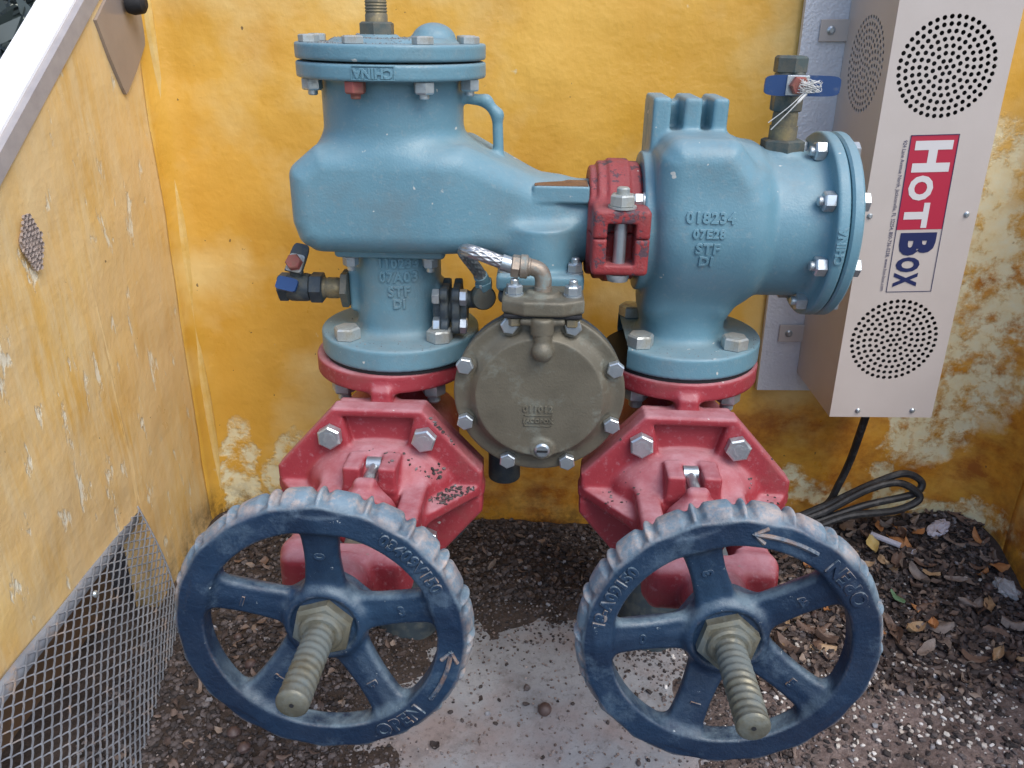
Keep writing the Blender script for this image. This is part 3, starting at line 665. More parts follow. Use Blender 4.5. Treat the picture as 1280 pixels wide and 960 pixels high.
# elbow body with the second check
EX = .340
def f_elbow(p):
    x, y, z = p
    ch = s_cyl(p, 0, (0, 0, AZ), .0930, .300, .414, .024)
    tr = s_cyl(p, 2, (EX, 0, 0), .0505, .01, AZ, .003); d = smin(ch, tr, .014)
    blk = s_poly(x, z, [(.305, .068), (.371, .068), (.374, .09), (.382, .13), (.386, .196), (.380, .213), (.358, .241), (.310, .241), (.305, .234)])-.018
    tt = np.clip((.165-z)/.12, 0, 1); fy = -.091+.040*tt*tt*(3-2*tt)
    rd = .024; q1 = blk+rd; q2 = np.maximum(fy-y, y-.06)*.95+rd
    d = smin(d, np.minimum(np.maximum(q1, q2), 0)+L2(np.maximum(q1, 0), np.maximum(q2, 0))-rd, .016)
    d = smin(d, s_cyl(p, 2, (EX, 0, 0), .095, 0, .0255, .003), .012)
    d = smin(d, s_cyl(p, 0, (0, 0, AZ), .081, .385, .478, .003), .008)
    d = smin(d, s_cyl(p, 0, (0, 0, AZ), .1025, .4705, .4835, .0028), .010)
    for a, b in ((.285, .3045), (.3185, .3375), (.3495, .366)): d = smin(d, s_box(p, (a, -.012, .20), (b, .062, .2935), .0035), .006)
    d = smin(d, s_box(p, (.287, .03, .20), (.366, .062, .287), .004), .006)
    d = smin(d, s_cyl(p, 0, (0, 0, AZ), .078, .277, .300, .002), .004)
    d = smin(d, s_cyl(p, 2, (.431, 0, 0), .023, .20, .240, .002), .008)
    return d
eb = obj('elbow_body', nets('elbow_body', f_elbow, (.275, -.105, 0), (.487, .105, .295), .0022), M['blue'], BP)
obj('gasket', lathe('gasket', [(.092, -.0042), (.092, .0004)], 48, c=(EX, 0, 0)), M['gasket'], eb)
for k in range(4):
    a = math.pi/4+k*math.pi/2; bolt('flange_bolt', 'bolt', M['zinc_dirty'], eb, (EX+.0762*math.cos(a), .0762*math.sin(a), .0255), (0, 0, 1))
ps = []
for s, zz, sz, ss in (('018234', .183, .0155, 0), ('07E28', .1665, .0125, 0), ('STF', .1505, .0155, 0), ('DI', .1365, .0145, 0)):
    v_, f_ = text_vf(s, sz, .0013, .0003, .0004, space=1.1)
    ps.append((stamp(eb.data, v_, .342, zz, .0013), f_))
obj('raised_lettering', join('raised_lettering', ps, False), M['blue'], eb)
for a in (R_(30), R_(-35), R_(150), R_(215)): bolt('small_nut', 'nut', M['zinc'], eb, (.277, -.068*math.cos(a), AZ+.068*math.sin(a)), (-1, 0, 0))
ec = obj('end_cover', lathe('end_cover', [(.09, .4852), (.1, .4852), (.1025, .4875), (.1025, .4955), (.1, .498), (.065, .499), (.06, .504), (.0, .504)], 64, (1, 0, 0), (0, 0, AZ)), M['blue'], BP)
for k in range(8):
    a = math.pi/8+k*math.pi/4+.10; y, z = -.0885*math.cos(a), AZ+.0885*math.sin(a)
    bolt('cover_nut', 'nut', M['zinc'], eb, (.4705, y, z), (-1, 0, 0)); bolt('cover_bolt', 'bolt', M['zinc'], ec, (.4982, y, z), (1, 0, 0))
v_, f_ = text_vf('CHINA', .0125, .0007, .0003, .0003)
def on_side(v_, a0, rr): # around the X axis, reading upwards
    a = a0+v_[:, 0]/rr; r_ = rr+v_[:, 2]; return np.stack([.477-v_[:, 1], -r_*np.cos(a), AZ+r_*np.sin(a)], 1)
obj('raised_lettering', join('raised_lettering', [(on_side(v_, R_(0), .103), f_)], False), M['blue'], eb)

# grooved coupling between the two
def f_coup(p):
    x, y, z = p
    d = s_cyl(p, 0, (0, 0, AZ), .0615, .2195, .2835, .004)
    d = smin(d, s_cyl(p, 0, (0, 0, AZ), .0665, .228, .275, .003), .003)
    d = smin(d, s_cyl(p, 0, (0, 0, AZ), .0695, .239, .263, .003), .003)
    for sg in (-1, 1):
        yy = (-.098, -.045) if sg < 0 else (.045, .098)
        e = s_box(p, (.2215, yy[0], .120), (.2815, yy[1], .190), .005)
        e = smax(e, -s_box(p, (.2365, -.12 if sg < 0 else .068, .1315), (.2665, -.068 if sg < 0 else .12, .1755), .002), .002)
        d = smin(d, e, .010)
    gr = np.maximum(abs(z-.1595)-.0006, -(L2(y, z-AZ)-.0585)); d = np.maximum(d, -gr)
    d = smax(d, -s_cyl(p, 0, (0, 0, AZ), .047, .2, .3, .001), .002)
    return d
cp_ = obj('pipe_coupling', nets('pipe_coupling', f_coup, (.218, -.1, .085), (.285, .1, .23), .0019), M['coupling_red'], BP)
for sg in (-1, 1):
    obj('bolt', join('bolt', [tube_vf([(.2515, sg*.084, .118), (.2515, sg*.084, .203)], .0067, 14), lathe_vf([(.011, .112), (.0125, .117), (.0125, .1195)], 18, c=(.2515, sg*.084, 0))]), M['zinc'], cp_)
    bolt('big_nut', 'nut', M['zinc_dirty'], cp_, (.2515, sg*.084, .190), (0, 0, 1))

# relief valve: round bronze diaphragm case facing the front
DX, DZ = .1705, -.0063
BA = [math.pi/8+k*math.pi/4 for k in range(8)]
def f_disc(p):
    x, y, z = p; r = L2(x-DX, z-DZ)
    d = s_cyl(p, 1, (DX, 0, DZ), .0935, -.1275, -.1155, .002)
    cone = np.maximum(np.maximum((r-.0785)*.8+(-(y+.1275))*.6, -(y+.1405)), y+.118); d = smin(d, cone, .005)
    for a in BA: d = smax(d, -s_cyl(p, 1, (DX+.0874*math.cos(a), 0, DZ+.0874*math.sin(a)), .0135, -.2, -.1277, .001), .002)
    d = smin(d, s_cap(p, (.172, -.139, .070), (.1722, -.143, .052), .0105, .0075), .003)
    d = smin(d, s_ell(p, (.1723, -.1435, .0505), (.0115, .0115, .0115)), .002)
    d = smin(d, s_cyl(p, 1, (.1755, 0, -.067), .0125, -.1425, -.13, .002), .004)
    return d
rv = obj('relief_valve', nets('relief_valve', f_disc, (.075, -.157, -.102), (.266, -.114, .09), .0017), M['bronze'], BP)
for a in BA: bolt('small_bolt', 'bolt', M['zinc'], rv, (DX+.0874*math.cos(a), -.1277, DZ+.0874*math.sin(a)), (0, -1, 0))
obj('drain_plug', lathe('drain_plug', [(.0085, 0), (.0085, .002), (.0065, .0035)], 20, (0, -1, 0), (.1755, -.1425, -.067)), M['zinc'], rv)
v, f = box_vf((.1695, -.1468, -.0682), (.1815, -.1458, -.0658)); obj('dark_slot_bar', mesh('dark_slot_bar', v, f), M['gasket'], rv)  # black bar stands for the shade in the plug slot
def f_rbody(p):
    d = s_cyl(p, 1, (DX, 0, DZ), .0925, -.1145, -.102, .002)
    d = smin(d, s_cyl(p, 1, (DX, 0, DZ), .062, -.11, .03, .012), .02)
    d = smin(d, s_cyl(p, 2, (.168, -.025, 0), .036, 0, .088, .003), .015)
    d = smin(d, s_box(p, (.122, -.074, .078), (.2145, .033, .0925), .006), .006)
    d = smin(d, s_cyl(p, 2, (.129, -.002, 0), .021, -.185, 0, .003), .012)
    return d
o = obj('diaphragm_case', nets('diaphragm_case', f_rbody, (.076, -.116, -.187), (.266, .035, .095), .0026), M['dark_paint'], BP)
ps = []
for s, z, sz in (('011012', -.0185, .0105), ('1ACOPOX', -.0325, .0068)):
    v_, f_ = text_vf(s, sz, .0009, .0002, .0002, space=1.05); ps.append((np.stack([.1695+v_[:, 0], -.1407-v_[:, 2], z+v_[:, 1]], 1), f_))
for (a, b) in (((.1545, -.0262), (.1845, -.0254)), ((.1545, -.0388), (.1845, -.0380)), ((.1545, -.0388), (.1553, -.0254)), ((.1837, -.0388), (.1845, -.0254))):
    ps.append(box_vf((a[0], -.1414, a[1]), (b[0], -.1400, b[1])))
obj('raised_lettering', join('raised_lettering', ps, False), M['bronze'], rv)
def f_bf(p):
    x, y, z = p
    d2 = s_poly(x, y, [(.129, -.096), (.129, -.134), (.152, -.146), (.192, -.146), (.2145, -.134), (.2145, -.096), (.205, -.084), (.138, -.084)])
    d = ext(d2, z, .0885, .1045, .003)
    d = smin(d, s_cyl(p, 2, (.1715, -.115, 0), .018, .096, .1085, .002), .004)
    d = smin(d, s_cyl(p, 2, (.1715, -.137, 0), .0125, .066, .086, .003), .004)
    d = smin(d, s_box(p, (.148, -.142, .0775), (.195, -.10, .0850), .003), .002)
    return d
bf = obj('port_flange', nets('port_flange', f_bf, (.124, -.153, .062), (.22, -.08, .11), .0018), M['bronze'], BP)
v, f = box_vf((.131, -.140, .0848), (.2125, -.088, .0887), .001); obj('gasket', mesh('gasket', v, f), M['gasket'], bf)
for x in (.1415, .2025): bolt('small_nut', 'nut', M['zinc'], bf, (x, -.120, .1045), (0, 0, 1)); bolt('small_bolt', 'nut', M['brass'], bf, (x, -.130, .0835), (0, 0, -1)); obj('stud', join('stud', [tube_vf([(x, -.130, .082), (x, -.130, .09)], .0055, 12)]), M['gasket'], bf)
for x in (.131, .2065): bolt('small_nut', 'nut', M['zinc'], cb, (x, -.062, .1125), (0, 0, 1))
# elbow fitting and braided hose
def rp(x, y, z, yn=-.115): k = (yn-CAM[1])/(y-CAM[1]); return np.array([CAM[0]+(x-CAM[0])*k, yn, CAM[2]+(z-CAM[2])*k])
eb0 = [rp(.1715, -.083, z) for z in (.09, .103)]
el = obj('hose_elbow', join('hose_elbow', [tube_vf(eb0, .0095, 16), tube_vf(spline([rp(.1715, -.083, .100), rp(.1715, -.083, .111), rp(.168, -.083, .1195), rp(.160, -.083, .1235), rp(.151, -.083, .124)]), [.0088]*40+[.0098]*9, 16),
    lathe_vf([(.0105, 0), (.0125, .001), (.0125, .008), (.0105, .009)], 18, (-1, 0, .06), rp(.155, -.083, .124)), hex_vf(.021, .009, (-1, 0, .1), rp(.146, -.083, .1242)), lathe_vf([(.008, 0), (.008, .006)], 16, (-1, 0, .15), rp(.138, -.083, .125))]), M['dark_brass'], BP)
el.data.materials.clear(); el.data.materials.append(metal('grey_brown_fitting', (.24, .20, .16), (.32, .27, .22), (.20, .26, .26), .45, .5, .64, .3, 60))
hp = spline([rp(.134, -.083, .1262), rp(.122, -.083, .1300, -.1155), rp(.105, -.084, .1365, -.116), rp(.092, -.085, .1405, -.114), rp(.0855, -.078, .1385, -.104), rp(.086, -.066, .131, -.09), rp(.092, -.054, .1185, -.068), rp(.0985, -.045, .106, -.05), (.1035, -.040, .094)], 40)
def braid():
    P = hp; N = len(P); T = np.gradient(P, axis=0); T /= np.linalg.norm(T, axis=1)[:, None]; s = np.r_[0, np.cumsum(np.linalg.norm(np.diff(P, axis=0), axis=1))]
    n = 48; u = frame_to(T[0])[0]; V = []
    for i in range(N):
        u = u-u.dot(T[i])*T[i]; u /= np.linalg.norm(u); w_ = np.cross(T[i], u)
        for j in range(n):
            a = j*2*math.pi/n; r = .0063+.0008*max(math.cos(8*a+s[i]*420), math.cos(8*a-s[i]*420))
            V.append(P[i]+r*(math.cos(a)*u+math.sin(a)*w_))
    Fc = [[i*n+j, i*n+(j+1) % n, (i+1)*n+(j+1) % n, (i+1)*n+j] for i in range(N-1) for j in range(n)]
    return np.array(V), Fc
hs = obj('braided_hose', join('braided_hose', [braid()], True, 80), M['steel'], BP)
obj('ferrule', join('ferrule', [tube_vf([hp[0]+(.004, 0, -.001), hp[28]], .0085, 16)]), M['zinc'], hs)
obj('ferrule', join('ferrule', [tube_vf([hp[-26], hp[-1]], .0082, 16), tube_vf([hp[-1], hp[-1]+np.array([.001, .003, -.008])], .0105, 6)], True), M['blue'], hs)
# union on the spool, where the hose ends
def f_union(p):
    d = s_cyl(p, 0, (0, -.03, .0605), .019, .046, .085, .001)
    for a, b in ((.0545, .0640), (.0680, .0775)):
        e = s_cyl(p, 0, (0, -.03, .0605), .0255, a, b, .002)
        for sy, sz in ((-1, -1), (-1, 1), (1, -1), (1, 1)): e = smin(e, s_cyl(p, 0, (0, -.03+sy*.019, .0605+sz*.019), .0085, a, b, .002), .004)
        d = smin(d, e, .001)
    d = smin(d, s_cyl(p, 0, (0, -.034, .070), .010, .080, .104, .002), .003)
    return d
un = obj('hose_union', nets('hose_union', f_union, (.044, -.06, .03), (.106, 0, .092), .0016), M['dark_paint'], BP)
for sz in (-1, 1): bolt('small_bolt', 'bolt', M['zinc'], un, (.0775, -.051, .0605+sz*.017), (1, 0, 0)); bolt('small_bolt', 'nut', M['zinc'], un, (.0545, -.051, .0605+sz*.017), (-1, 0, 0))
obj('hose_end', lathe('hose_end', [(.0125, -.009), (.0145, -.005), (.0145, .005), (.0125, .009)], 22, (.25, -1, .1), (.103, -.038, .0745)), M['dark_brass'], un)

# test cocks
def nipple(ax, c, L, r):
    pr = [(r, 0)]; n = int(L/.0024)
    for i in range(n): pr += [(r if (i % 2) or (L*.35 < i*.0024 < L*.75) else r*.94, L*(i+.5)/n)]
    return lathe_vf(pr+[(r, L)], 26, ax, c)
tc = obj('test_cock', join('test_cock', [hex_vf(.030, .012, (-1, 0, 0), (-.1275, -.018, .075)), lathe_vf([(.0155, 0), (.0168, .004), (.0168, .022), (.015, .026)], 22, (-1, 0, 0), (-.1025, -.018, .075)), hex_vf(.032, .016, (-1, 0, 0), (-.0865, -.018, .075)),
    lathe_vf([(.008, 0), (.008, .012)], 14, (0, -.35, .94), (-.117, -.018, .088))]), M['dark_paint'], BP)
obj('nipple', join('nipple', [nipple((-1, 0, 0), (-.056, -.018, .075), .031, .0125)]), M['brass'], tc)
obj('bushing', join('bushing', [hex_vf(.040, .009, (-1, 0, 0), (-.0555, -.018, .075))], False), M['dark_brass'], tc)
def lever(c, u, t, n_, L0, L1, w_, th, name, m, parent, tip=0.):
    """flat strap lever: u along, t across, n_ normal"""
    c, u, t, n_ = [np.array(q, float) for q in (c, u, t, n_)]; pts = []
    K = 26
    for i in range(K):
        a = i*2*math.pi/K; cu, cv_ = math.cos(a), math.sin(a); su = abs(cu)**.35*(1 if cu > 0 else -1); sv = abs(cv_)**.35*(1 if cv_ > 0 else -1)
        pts.append(c+u*((L1 if su > 0 else -L0)*abs(su) if su > 0 else L0*su)+t*sv*w_/2)
    V = [p-n_*th/2 for p in pts]+[p+n_*th/2 for p in pts]
    F_ = [list(range(K))[::-1], list(range(K, 2*K))]+[[i, (i+1) % K, K+(i+1) % K, K+i] for i in range(K)]
    return obj(name, join(name, [(V, F_)], True, 40), m, parent)
n_ = np.array([-.05, -.8, .6]); n_ /= np.linalg.norm(n_); u = np.array([.22, .55, .80]); u -= u.dot(n_)*n_; u /= np.linalg.norm(u); t = np.cross(n_, u)
hc = np.array([-.117, -.020, .088])+n_*.014
lev = lever(hc, u, t, n_, .0, .036, .021, .003, 'lever', M['dark_paint'], tc)
lever(hc+u*.010+n_*.0022, u, t, n_, .010, .012, .019, .002, 'lever_plate', M['zinc_dirty'], lev)
bolt('small_bolt', 'nut', M['rust_bolt'], lev, hc+u*.010+n_*.003, n_)
lever(hc-u*.012+n_*.001-np.array([.004, 0, .003]), t, u, n_, .013, .012, .016, .004, 'lever_sleeve', M['navy'], lev)
# cock on the elbow
CX = .431
t2 = obj('test_cock', join('test_cock', [hex_vf(.030, .020, c=(CX-.002, 0, .281)), lathe_vf([(.0145, .300), (.0165, .304), (.0165, .318), (.0145, .322)], 24, c=(CX-.002, 0, 0)), hex_vf(.031, .017, c=(CX-.003, 0, .320)),
     lathe_vf([(.0075, 0), (.0075, .018)], 14, (0, -1, 0), (CX-.002, -.012, .309))]), M['dark_brass'], BP)
obj('nipple', join('nipple', [nipple((0, 0, 1), (CX-.001, 0, .250), .034, .0135), lathe_vf([(.0150, .252), (.0150, .266)], 26, c=(CX-.001, 0, 0))]), M['brass'], t2)
obj('bushing', join('bushing', [hex_vf(.042, .013, c=(CX, 0, .239))], False), M['dark_brass'], t2)
lv = lever((CX+.002, -.031, .309), (1, 0, 0), (0, 0, 1), (0, -1, 0), .038, .040, .0205, .003, 'lever', M['navy'], t2)
v, f = box_vf((CX-.014, -.0338, .2995), (CX+.009, -.0326, .3190), .0005); obj('lever_plate', mesh('lever_plate', v, f), M['zinc'], lv)
bolt('small_bolt', 'nut', M['rust_bolt'], lv, (CX-.002, -.0338, .3095), (0, -1, 0))
ps = []
for i in range(26):
    a = rng.uniform(0, 6.28); r0 = rng.uniform(.003, .011); p = [np.array([CX+.003+rng.uniform(-.008, .016), -.041-rng.uniform(0, .006), .3095+rng.uniform(-.007, .007)]) for _ in range(4)]
    ps.append(tube_vf(spline(p, 6), .00033, 4))
ps.append(tube_vf(spline([(CX+.004, -.044, .302), (CX-.006, -.047, .291), (CX-.016, -.046, .279), (CX-.026, -.042, .266)], 6), [.0016]*5+[.0006]*14, 5))
ps.append(tube_vf(spline([(CX+.002, -.044, .303), (CX-.012, -.046, .289), (CX-.030, -.043, .273)], 6), .0005, 4))
obj('tag_thread', join('tag_thread', ps), M['white_wire'], lv)

# ================================================================== GATE VALVES
TILT, ZC = .042, -.131
def axf(P):                 # valve axis frame -> root frame: y is the stem direction, z up, tilted a little
    c, s = math.cos(-TILT), math.sin(-TILT); P = np.asarray(P, float)
    return np.stack([P[:, 0], P[:, 1]*c-P[:, 2]*s, P[:, 1]*s+P[:, 2]*c+ZC], 1)
def axp(p): return axf(np.array([p]))[0]
AXN = axf(np.array([[0, -1., 0]]))[0]-axf(np.array([[0, 0, 0.]]))[0]
OCT = [(-.050, .095), (.050, .095), (.118, .020), (.118, -.030), (.062, -.098), (-.062, -.098), (-.118, -.030), (-.118, .020)]
def f_body(p):
    x, y, z = p
    d = s_cyl(p, 2, (0, 0, 0), .095, -.0265, -.0045, .003)
    d = smin(d, s_cyl(p, 2, (0, 0, 0), .044, -.20, -.02, .003), .006)
    d = smin(d, s_box(p, (-.075, -.07, -.185), (.075, .06, -.075), .035), .03)
    o8 = s_poly(x, z-ZC, [(a*.985, b*.985) for a, b in OCT]); d = smin(d, ext(o8, y, -.103, -.080, .004), .006)
    web = s_box(p, (-.011, -.103, -.07), (.011, -.02, -.02), .004); d = smin(d, web, .012)
    d = smin(d, s_cyl(p, 2, (0, 0, 0), .092, -.228, -.206, .003), .012)
    return d
def f_bonnet(p):
    x, y, z = p
    o8 = s_poly(x, z, OCT); d = ext(o8, y, -.132, -.106, .004)
    poc = np.maximum(s_poly(x, z, [(-.031, .046), (.031, .046), (.040, .084), (-.040, .084)]), y+.117)     # pocket between the bolt pads
    d = smax(d, -poc, .006)
    for s in (-1, 1): d = smax(d, -np.maximum(s_poly(x, z, [(s*.122, -.012), (s*.122, .004), (s*.085, .004), (s*.085, -.012)]), y+.124), .004)
    d = smin(d, s_ell(p, (0, -.126, .002), (.084, .052, .050)), .006)
    for s in (-1, 1):
        tri = s_poly(x*s, y, [(.119, -.108), (.119, -.126), (.058, -.205), (.045, -.205), (.045, -.108)])
        d = smin(d, ext(tri, z, -.010, .003, .003), .006)                                                   # side ribs
        arm = s_box((x*s, y, z), (.027, -.300, -.022), (.060, -.150, .022), .006)
        arm = smax(arm, -s_box((x*s, y, z), (0., -.27, -.05), (.034, -.175, .05), .004), .006)
        d = smin(d, arm, .010)
    br = s_box(p, (-.060, -.318, -.024), (.060, -.284, .024), .010)
    d = smin(d, br, .014)
    d = smin(d, s_cyl(p, 1, (0, 0, 0), .033, -.185, -.12, .004), .012)
    for s in (-1, 1):
        for t in (-1, 1): d = smin(d, s_box((x*s, y, z*t), (.0095, -.186, .020), (.029, -.145, .050), .003), .006)
    d = smin(d, s_cyl(p, 1, (0, 0, 0), .030, -.345, -.31, .004), .006)
    return d
GVL = empty('gate_valve', (0, 0, 0), 'red gate valve with worn blue handwheel, beside the mesh vent', 'gate valve', 'red gate valves')
gb = obj('body', nets('gate_body', f_body, (-.12, -.106, -.255), (.12, .098, -.003), .0028), M['red'], GVL)
gn = obj('bonnet', nets('bonnet', f_bonnet, (-.122, -.348, -.101), (.122, -.104, .11), .0024, axf), M['red'], GVL)
obj('riser_pipe', lathe('riser_pipe', [(.092, -.231), (.092, -.252), (.046, -.254), (.046, -.46)], 40), M['dark_paint'], GVL)
for k in range(4):
    a = math.pi/4+k*math.pi/2; bolt('flange_nut', 'nut', M['zinc'], gb, (.0762*math.cos(a), .0762*math.sin(a), -.0265), (0, 0, -1))
for x, z in ((-.053, .063), (.053, .063), (-.053, -.066), (.053, -.066)): bolt('bonnet_bolt', 'bolt', M['zinc'], gn, axp((x, -.132, z)), AXN)
def f_gland(p):
    d = s_cyl(p, 1, (0, .0, .004), .034, -.226, -.200, .006)
    d = smin(d, s_box(p, (-.012, -.212, -.048), (.012, -.198, .048), .006), .012)
    return smax(d, -s_cyl(p, 1, (0, 0, 0), .0155, -.3, -.1, .001), .001)
obj('gland', nets('gland', f_gland, (-.037, -.228, -.05), (.037, -.196, .05), .0018, axf), M['red'], GVL)
for t in (-1, 1):
    b_ = obj('gland_bolt', join('gland_bolt', [(axf(v__), f__) for v__, f__ in (tube_vf([(0, -.15, t*.0385), (0, -.207, t*.0385)], .0058, 12), lathe_vf([(.0095, 0), (.0095, .016)], 14, (1, 0, 0), (-.008, -.155, t*.0385)))]), M['zinc'], GVL)
WY = -.396
HUBY = WY+.022
def f_wheel(p):
    x, y, z = p; r = L2(x, z); th = np.arctan2(z, x); yy = y-WY
    ph = (th/(2*math.pi)*20) % 1.0
    sm = lambda t: np.clip(t, 0, 1)**2*(3-2*np.clip(t, 0, 1))
    lump = .0046*sm(ph/.15)*sm((.74-ph)/.15)*(.86+.14*np.cos(th*7))+.0052*sm((ph-.75)/.10)*sm((.97-ph)/.10)
    a = np.maximum(r-.1240-.0011*np.cos(th*20+1), .1000-r)+.0025; b = abs(yy-.0095)-.0095+.0025
    d = np.minimum(np.maximum(a, b), 0)+L2(np.maximum(a, 0), np.maximum(b, 0))-.0025
    bead = L2(r-(.1180+lump*.5), (yy-.0175)*.60)-(.0078+lump*.5)
    d = smin(d, bead, .0012)
    for k in range(5):
        an = R_(88+72*k); ca, sa = math.cos(an), math.sin(an); u_ = x*ca+z*sa; v_ = -x*sa+z*ca
        t = np.clip((u_-.03)/.08, 0, 1); yc = .026*(1-t)+.010*t; hw = .0185-.0035*np.sin(t*math.pi)
        q1 = abs(u_-.066)-.044; q2 = abs(v_)-hw+.005; q3 = abs(yy-yc)-.0065+.005
        s = np.minimum(np.maximum(q2, q3), 0)+L2(np.maximum(q2, 0), np.maximum(q3, 0))-.005
        rib = L2(v_, (yy-yc-.008)*.7)-.0085
        s = smin(s, rib, .006); s = np.maximum(s, q1); d = smin(d, s, .010)
    hub = s_cyl((x, yy, z), 1, (0, 0, 0), .035, .012, .048, .004)
    hub = smax(hub, -s_cyl((x, yy, z), 1, (0, 0, 0), .0295, -.05, .0155, .002), .002)
    d = smin(d, hub, .010)
    return d
wm = nets('handwheel', f_wheel, (-.135, WY-.004, -.135), (.135, WY+.055, .135), .0017)
# the wheel keeps its own centre so that its wear follows it
WC = Vector(axp((0, 0, 0)))
rotw = (-TILT, 0, 0)
def wheel_parts(root, spin, digits, tops_out):
    hw = obj('handwheel', wm, M['wheel'], root, WC, rotw); hw.rotation_mode = 'XYZ'
    hw.rotation_euler = (Matrix.Rotation(-TILT, 3, 'X') @ Matrix.Rotation(-spin, 3, 'Y')).to_euler()
    ps = []
    def arc(s, size, th0, inward, rr=.1125):
        v_, f_ = text_vf(s, size, .0014, .0004, .0004, space=1.1)
        if inward: th = th0+v_[:, 0]/rr; r = rr-v_[:, 1]
        else: th = th0-v_[:, 0]/rr; r = rr+v_[:, 1]
        return np.stack([r*np.cos(th), WY-.0002-v_[:, 2], r*np.sin(th)], 1), f_
    def put(q, nm='raised_lettering'):
        o_ = obj(nm, join(nm, q, False), M['wheel'], hw, WC); o_.location = (0, 0, 0)
    put([arc('OPEN', .018, R_(-54), True)]); put([arc(digits, .0135, tops_out, False)])
    th = np.linspace(R_(-34), R_(-6), 14); a1 = R_(-6)
    put([tube_vf([(.1125*math.cos(a), WY-.0003, .1125*math.sin(a)) for a in th], .0022, 6), tube_vf([((.1125+d_)*math.cos(a1-e), WY-.0003, (.1125+d_)*math.sin(a1-e)) for d_, e in ((.007, .09), (0, 0), (-.007, .09))], .0019, 6)], 'raised_arrow')
    for k in range(5):
        an = R_(88+72*k); rr = .072; v_, f_ = text_vf('0I5B3'[k], .012, .0014, .0004, .0003); ca, sa = math.cos(an), math.sin(an)
        t_ = (rr-.03)/.08; yy = .026*(1-t_)+.010*t_-.0065
        put([(np.stack([(rr+v_[:, 0])*ca-v_[:, 1]*sa, WY+yy-v_[:, 2], (rr+v_[:, 0])*sa+v_[:, 1]*ca], 1), f_)])
    return hw
def stem_vf(y0, y1, r, pitch, depth, sharp):
    n = 32; ny = int((y0-y1)/.0009); V = []
    for i in range(ny+1):
        y = y0+(y1-y0)*i/ny; e = min(1, (y-y1)/.016)
        for j in range(n):
            a = j*2*math.pi/n; ph = (y/pitch-a/(2*math.pi)) % 1.; tri = 1-abs(2*ph-1); sq = min(1, max(0, (tri-.5)*sharp+.5))
            rr = r-depth*(1-sq)*min(1, e*1.2); rr = min(rr, r-.0022+(y-y1)*1.1) if y-y1 < .002 else rr
            V.append((rr*math.cos(a), y, rr*math.sin(a)))
    Fc = [[i*n+j, (i+1)*n+j, (i+1)*n+(j+1) % n, i*n+(j+1) % n] for i in range(ny) for j in range(n)]
    b = ny*n; Fc.append([b+j for j in range(n)][::-1]); Fc.append(list(range(n)))
    return np.array(V), Fc
def stem_parts(root, depth, sharp, tip):
    v_, f_ = stem_vf(HUBY+.01, tip, .0132, .0079, depth, sharp)
    me = join('stem', [(axf(v_), f_), (axf(tube_vf([(0, -.14, 0), (0, HUBY+.015, 0)], .0125, 20)[0]), tube_vf([(0, -.14, 0), (0, HUBY+.015, 0)], .0125, 20)[1])], True, 50)
    s = obj('stem', me, M['stem'], root)
    obj('dark_hole_disc', join('dark_hole_disc', [(axf(q[0]), q[1]) for q in (lathe_vf([(.0018, 0), (.0018, .0004)], 12, (0, -1, 0), (0, tip-.0001, 0)),)]), M['gasket'], s)  # black disc stands for the shade inside the centre hole
    return s
def nut_part(root):
    ps = [hex_vf(.047, .016, (0, -1, 0), (0, WY+.020, 0), .12, .3), lathe_vf([(.0195, 0), (.0185, .003), (.0165, .0045)], 28, (0, -1, 0), (0, WY+.004, 0))]
    return obj('yoke_nut', join('yoke_nut', [(axf(a), b) for a, b in ps], True, 30), M['stem'], root)
wheel_parts(GVL, 0, '03409V150', R_(43)); stem_parts(GVL, .0009, 1.6, -.4775); nut_part(GVL)
# second valve: copies of the cast parts, its own wheel position and stem
GVR = empty('gate_valve', (0, 0, 0), 'red gate valve with worn blue handwheel, below the elbow body beside the heater', 'gate valve', 'red gate valves')
SKIP = ('handwheel', 'stem', 'yoke_nut')
for ch in list(GVL.children):
    if ch.name.split('.')[0] in SKIP: continue
    c_ = ch.copy(); col.objects.link(c_); c_.parent = GVR
    for g_ in list(ch.children):
        d_ = g_.copy(); col.objects.link(d_); d_.parent = c_
wheel_parts(GVR, R_(93), '18-A09150', R_(62)); stem_parts(GVR, .0021, 2.4, -.4835); nut_part(GVR)
GVL.location = (-.008, 0, 0); GVL.rotation_euler[2] = R_(-.6)
GVR.location = (.341, 0, 0); GVR.rotation_euler[2] = R_(-.9)

# ================================================================== power cord
pc = [(.655, .150, -.125), (.657, .165, -.18), (.661, .190, -.25), (.654, .198, -.30), (.640, .195, -.335), (.61, .185, -.365)]
loops = [(1000, 645, .17), (1040, 628, .18), (1090, 605, .19), (1130, 592, .195), (1152, 603, .192), (1140, 618, .185), (1080, 632, .175), (1010, 655, .165), (985, 655, .162), (1030, 640, .168),
         (1085, 612, .178), (1125, 604, .182), (1150, 622, .176), (1120, 638, .168), (1060, 645, .16), (1010, 662, .152), (970, 668, .148)]
P = [np.array(q) for q in pc[:-1]]+[onY(*q) for q in loops]
cdp = spline(P, 8)
for q in cdp: q[2] = max(q[2], ground_h(q[0], q[1])+.006)
tag(obj('power_cord', join('power_cord', [tube_vf(cdp, .0058, 10)]), M['cord']), 'black power cord hanging from the heater and coiled on the litter', 'cord')

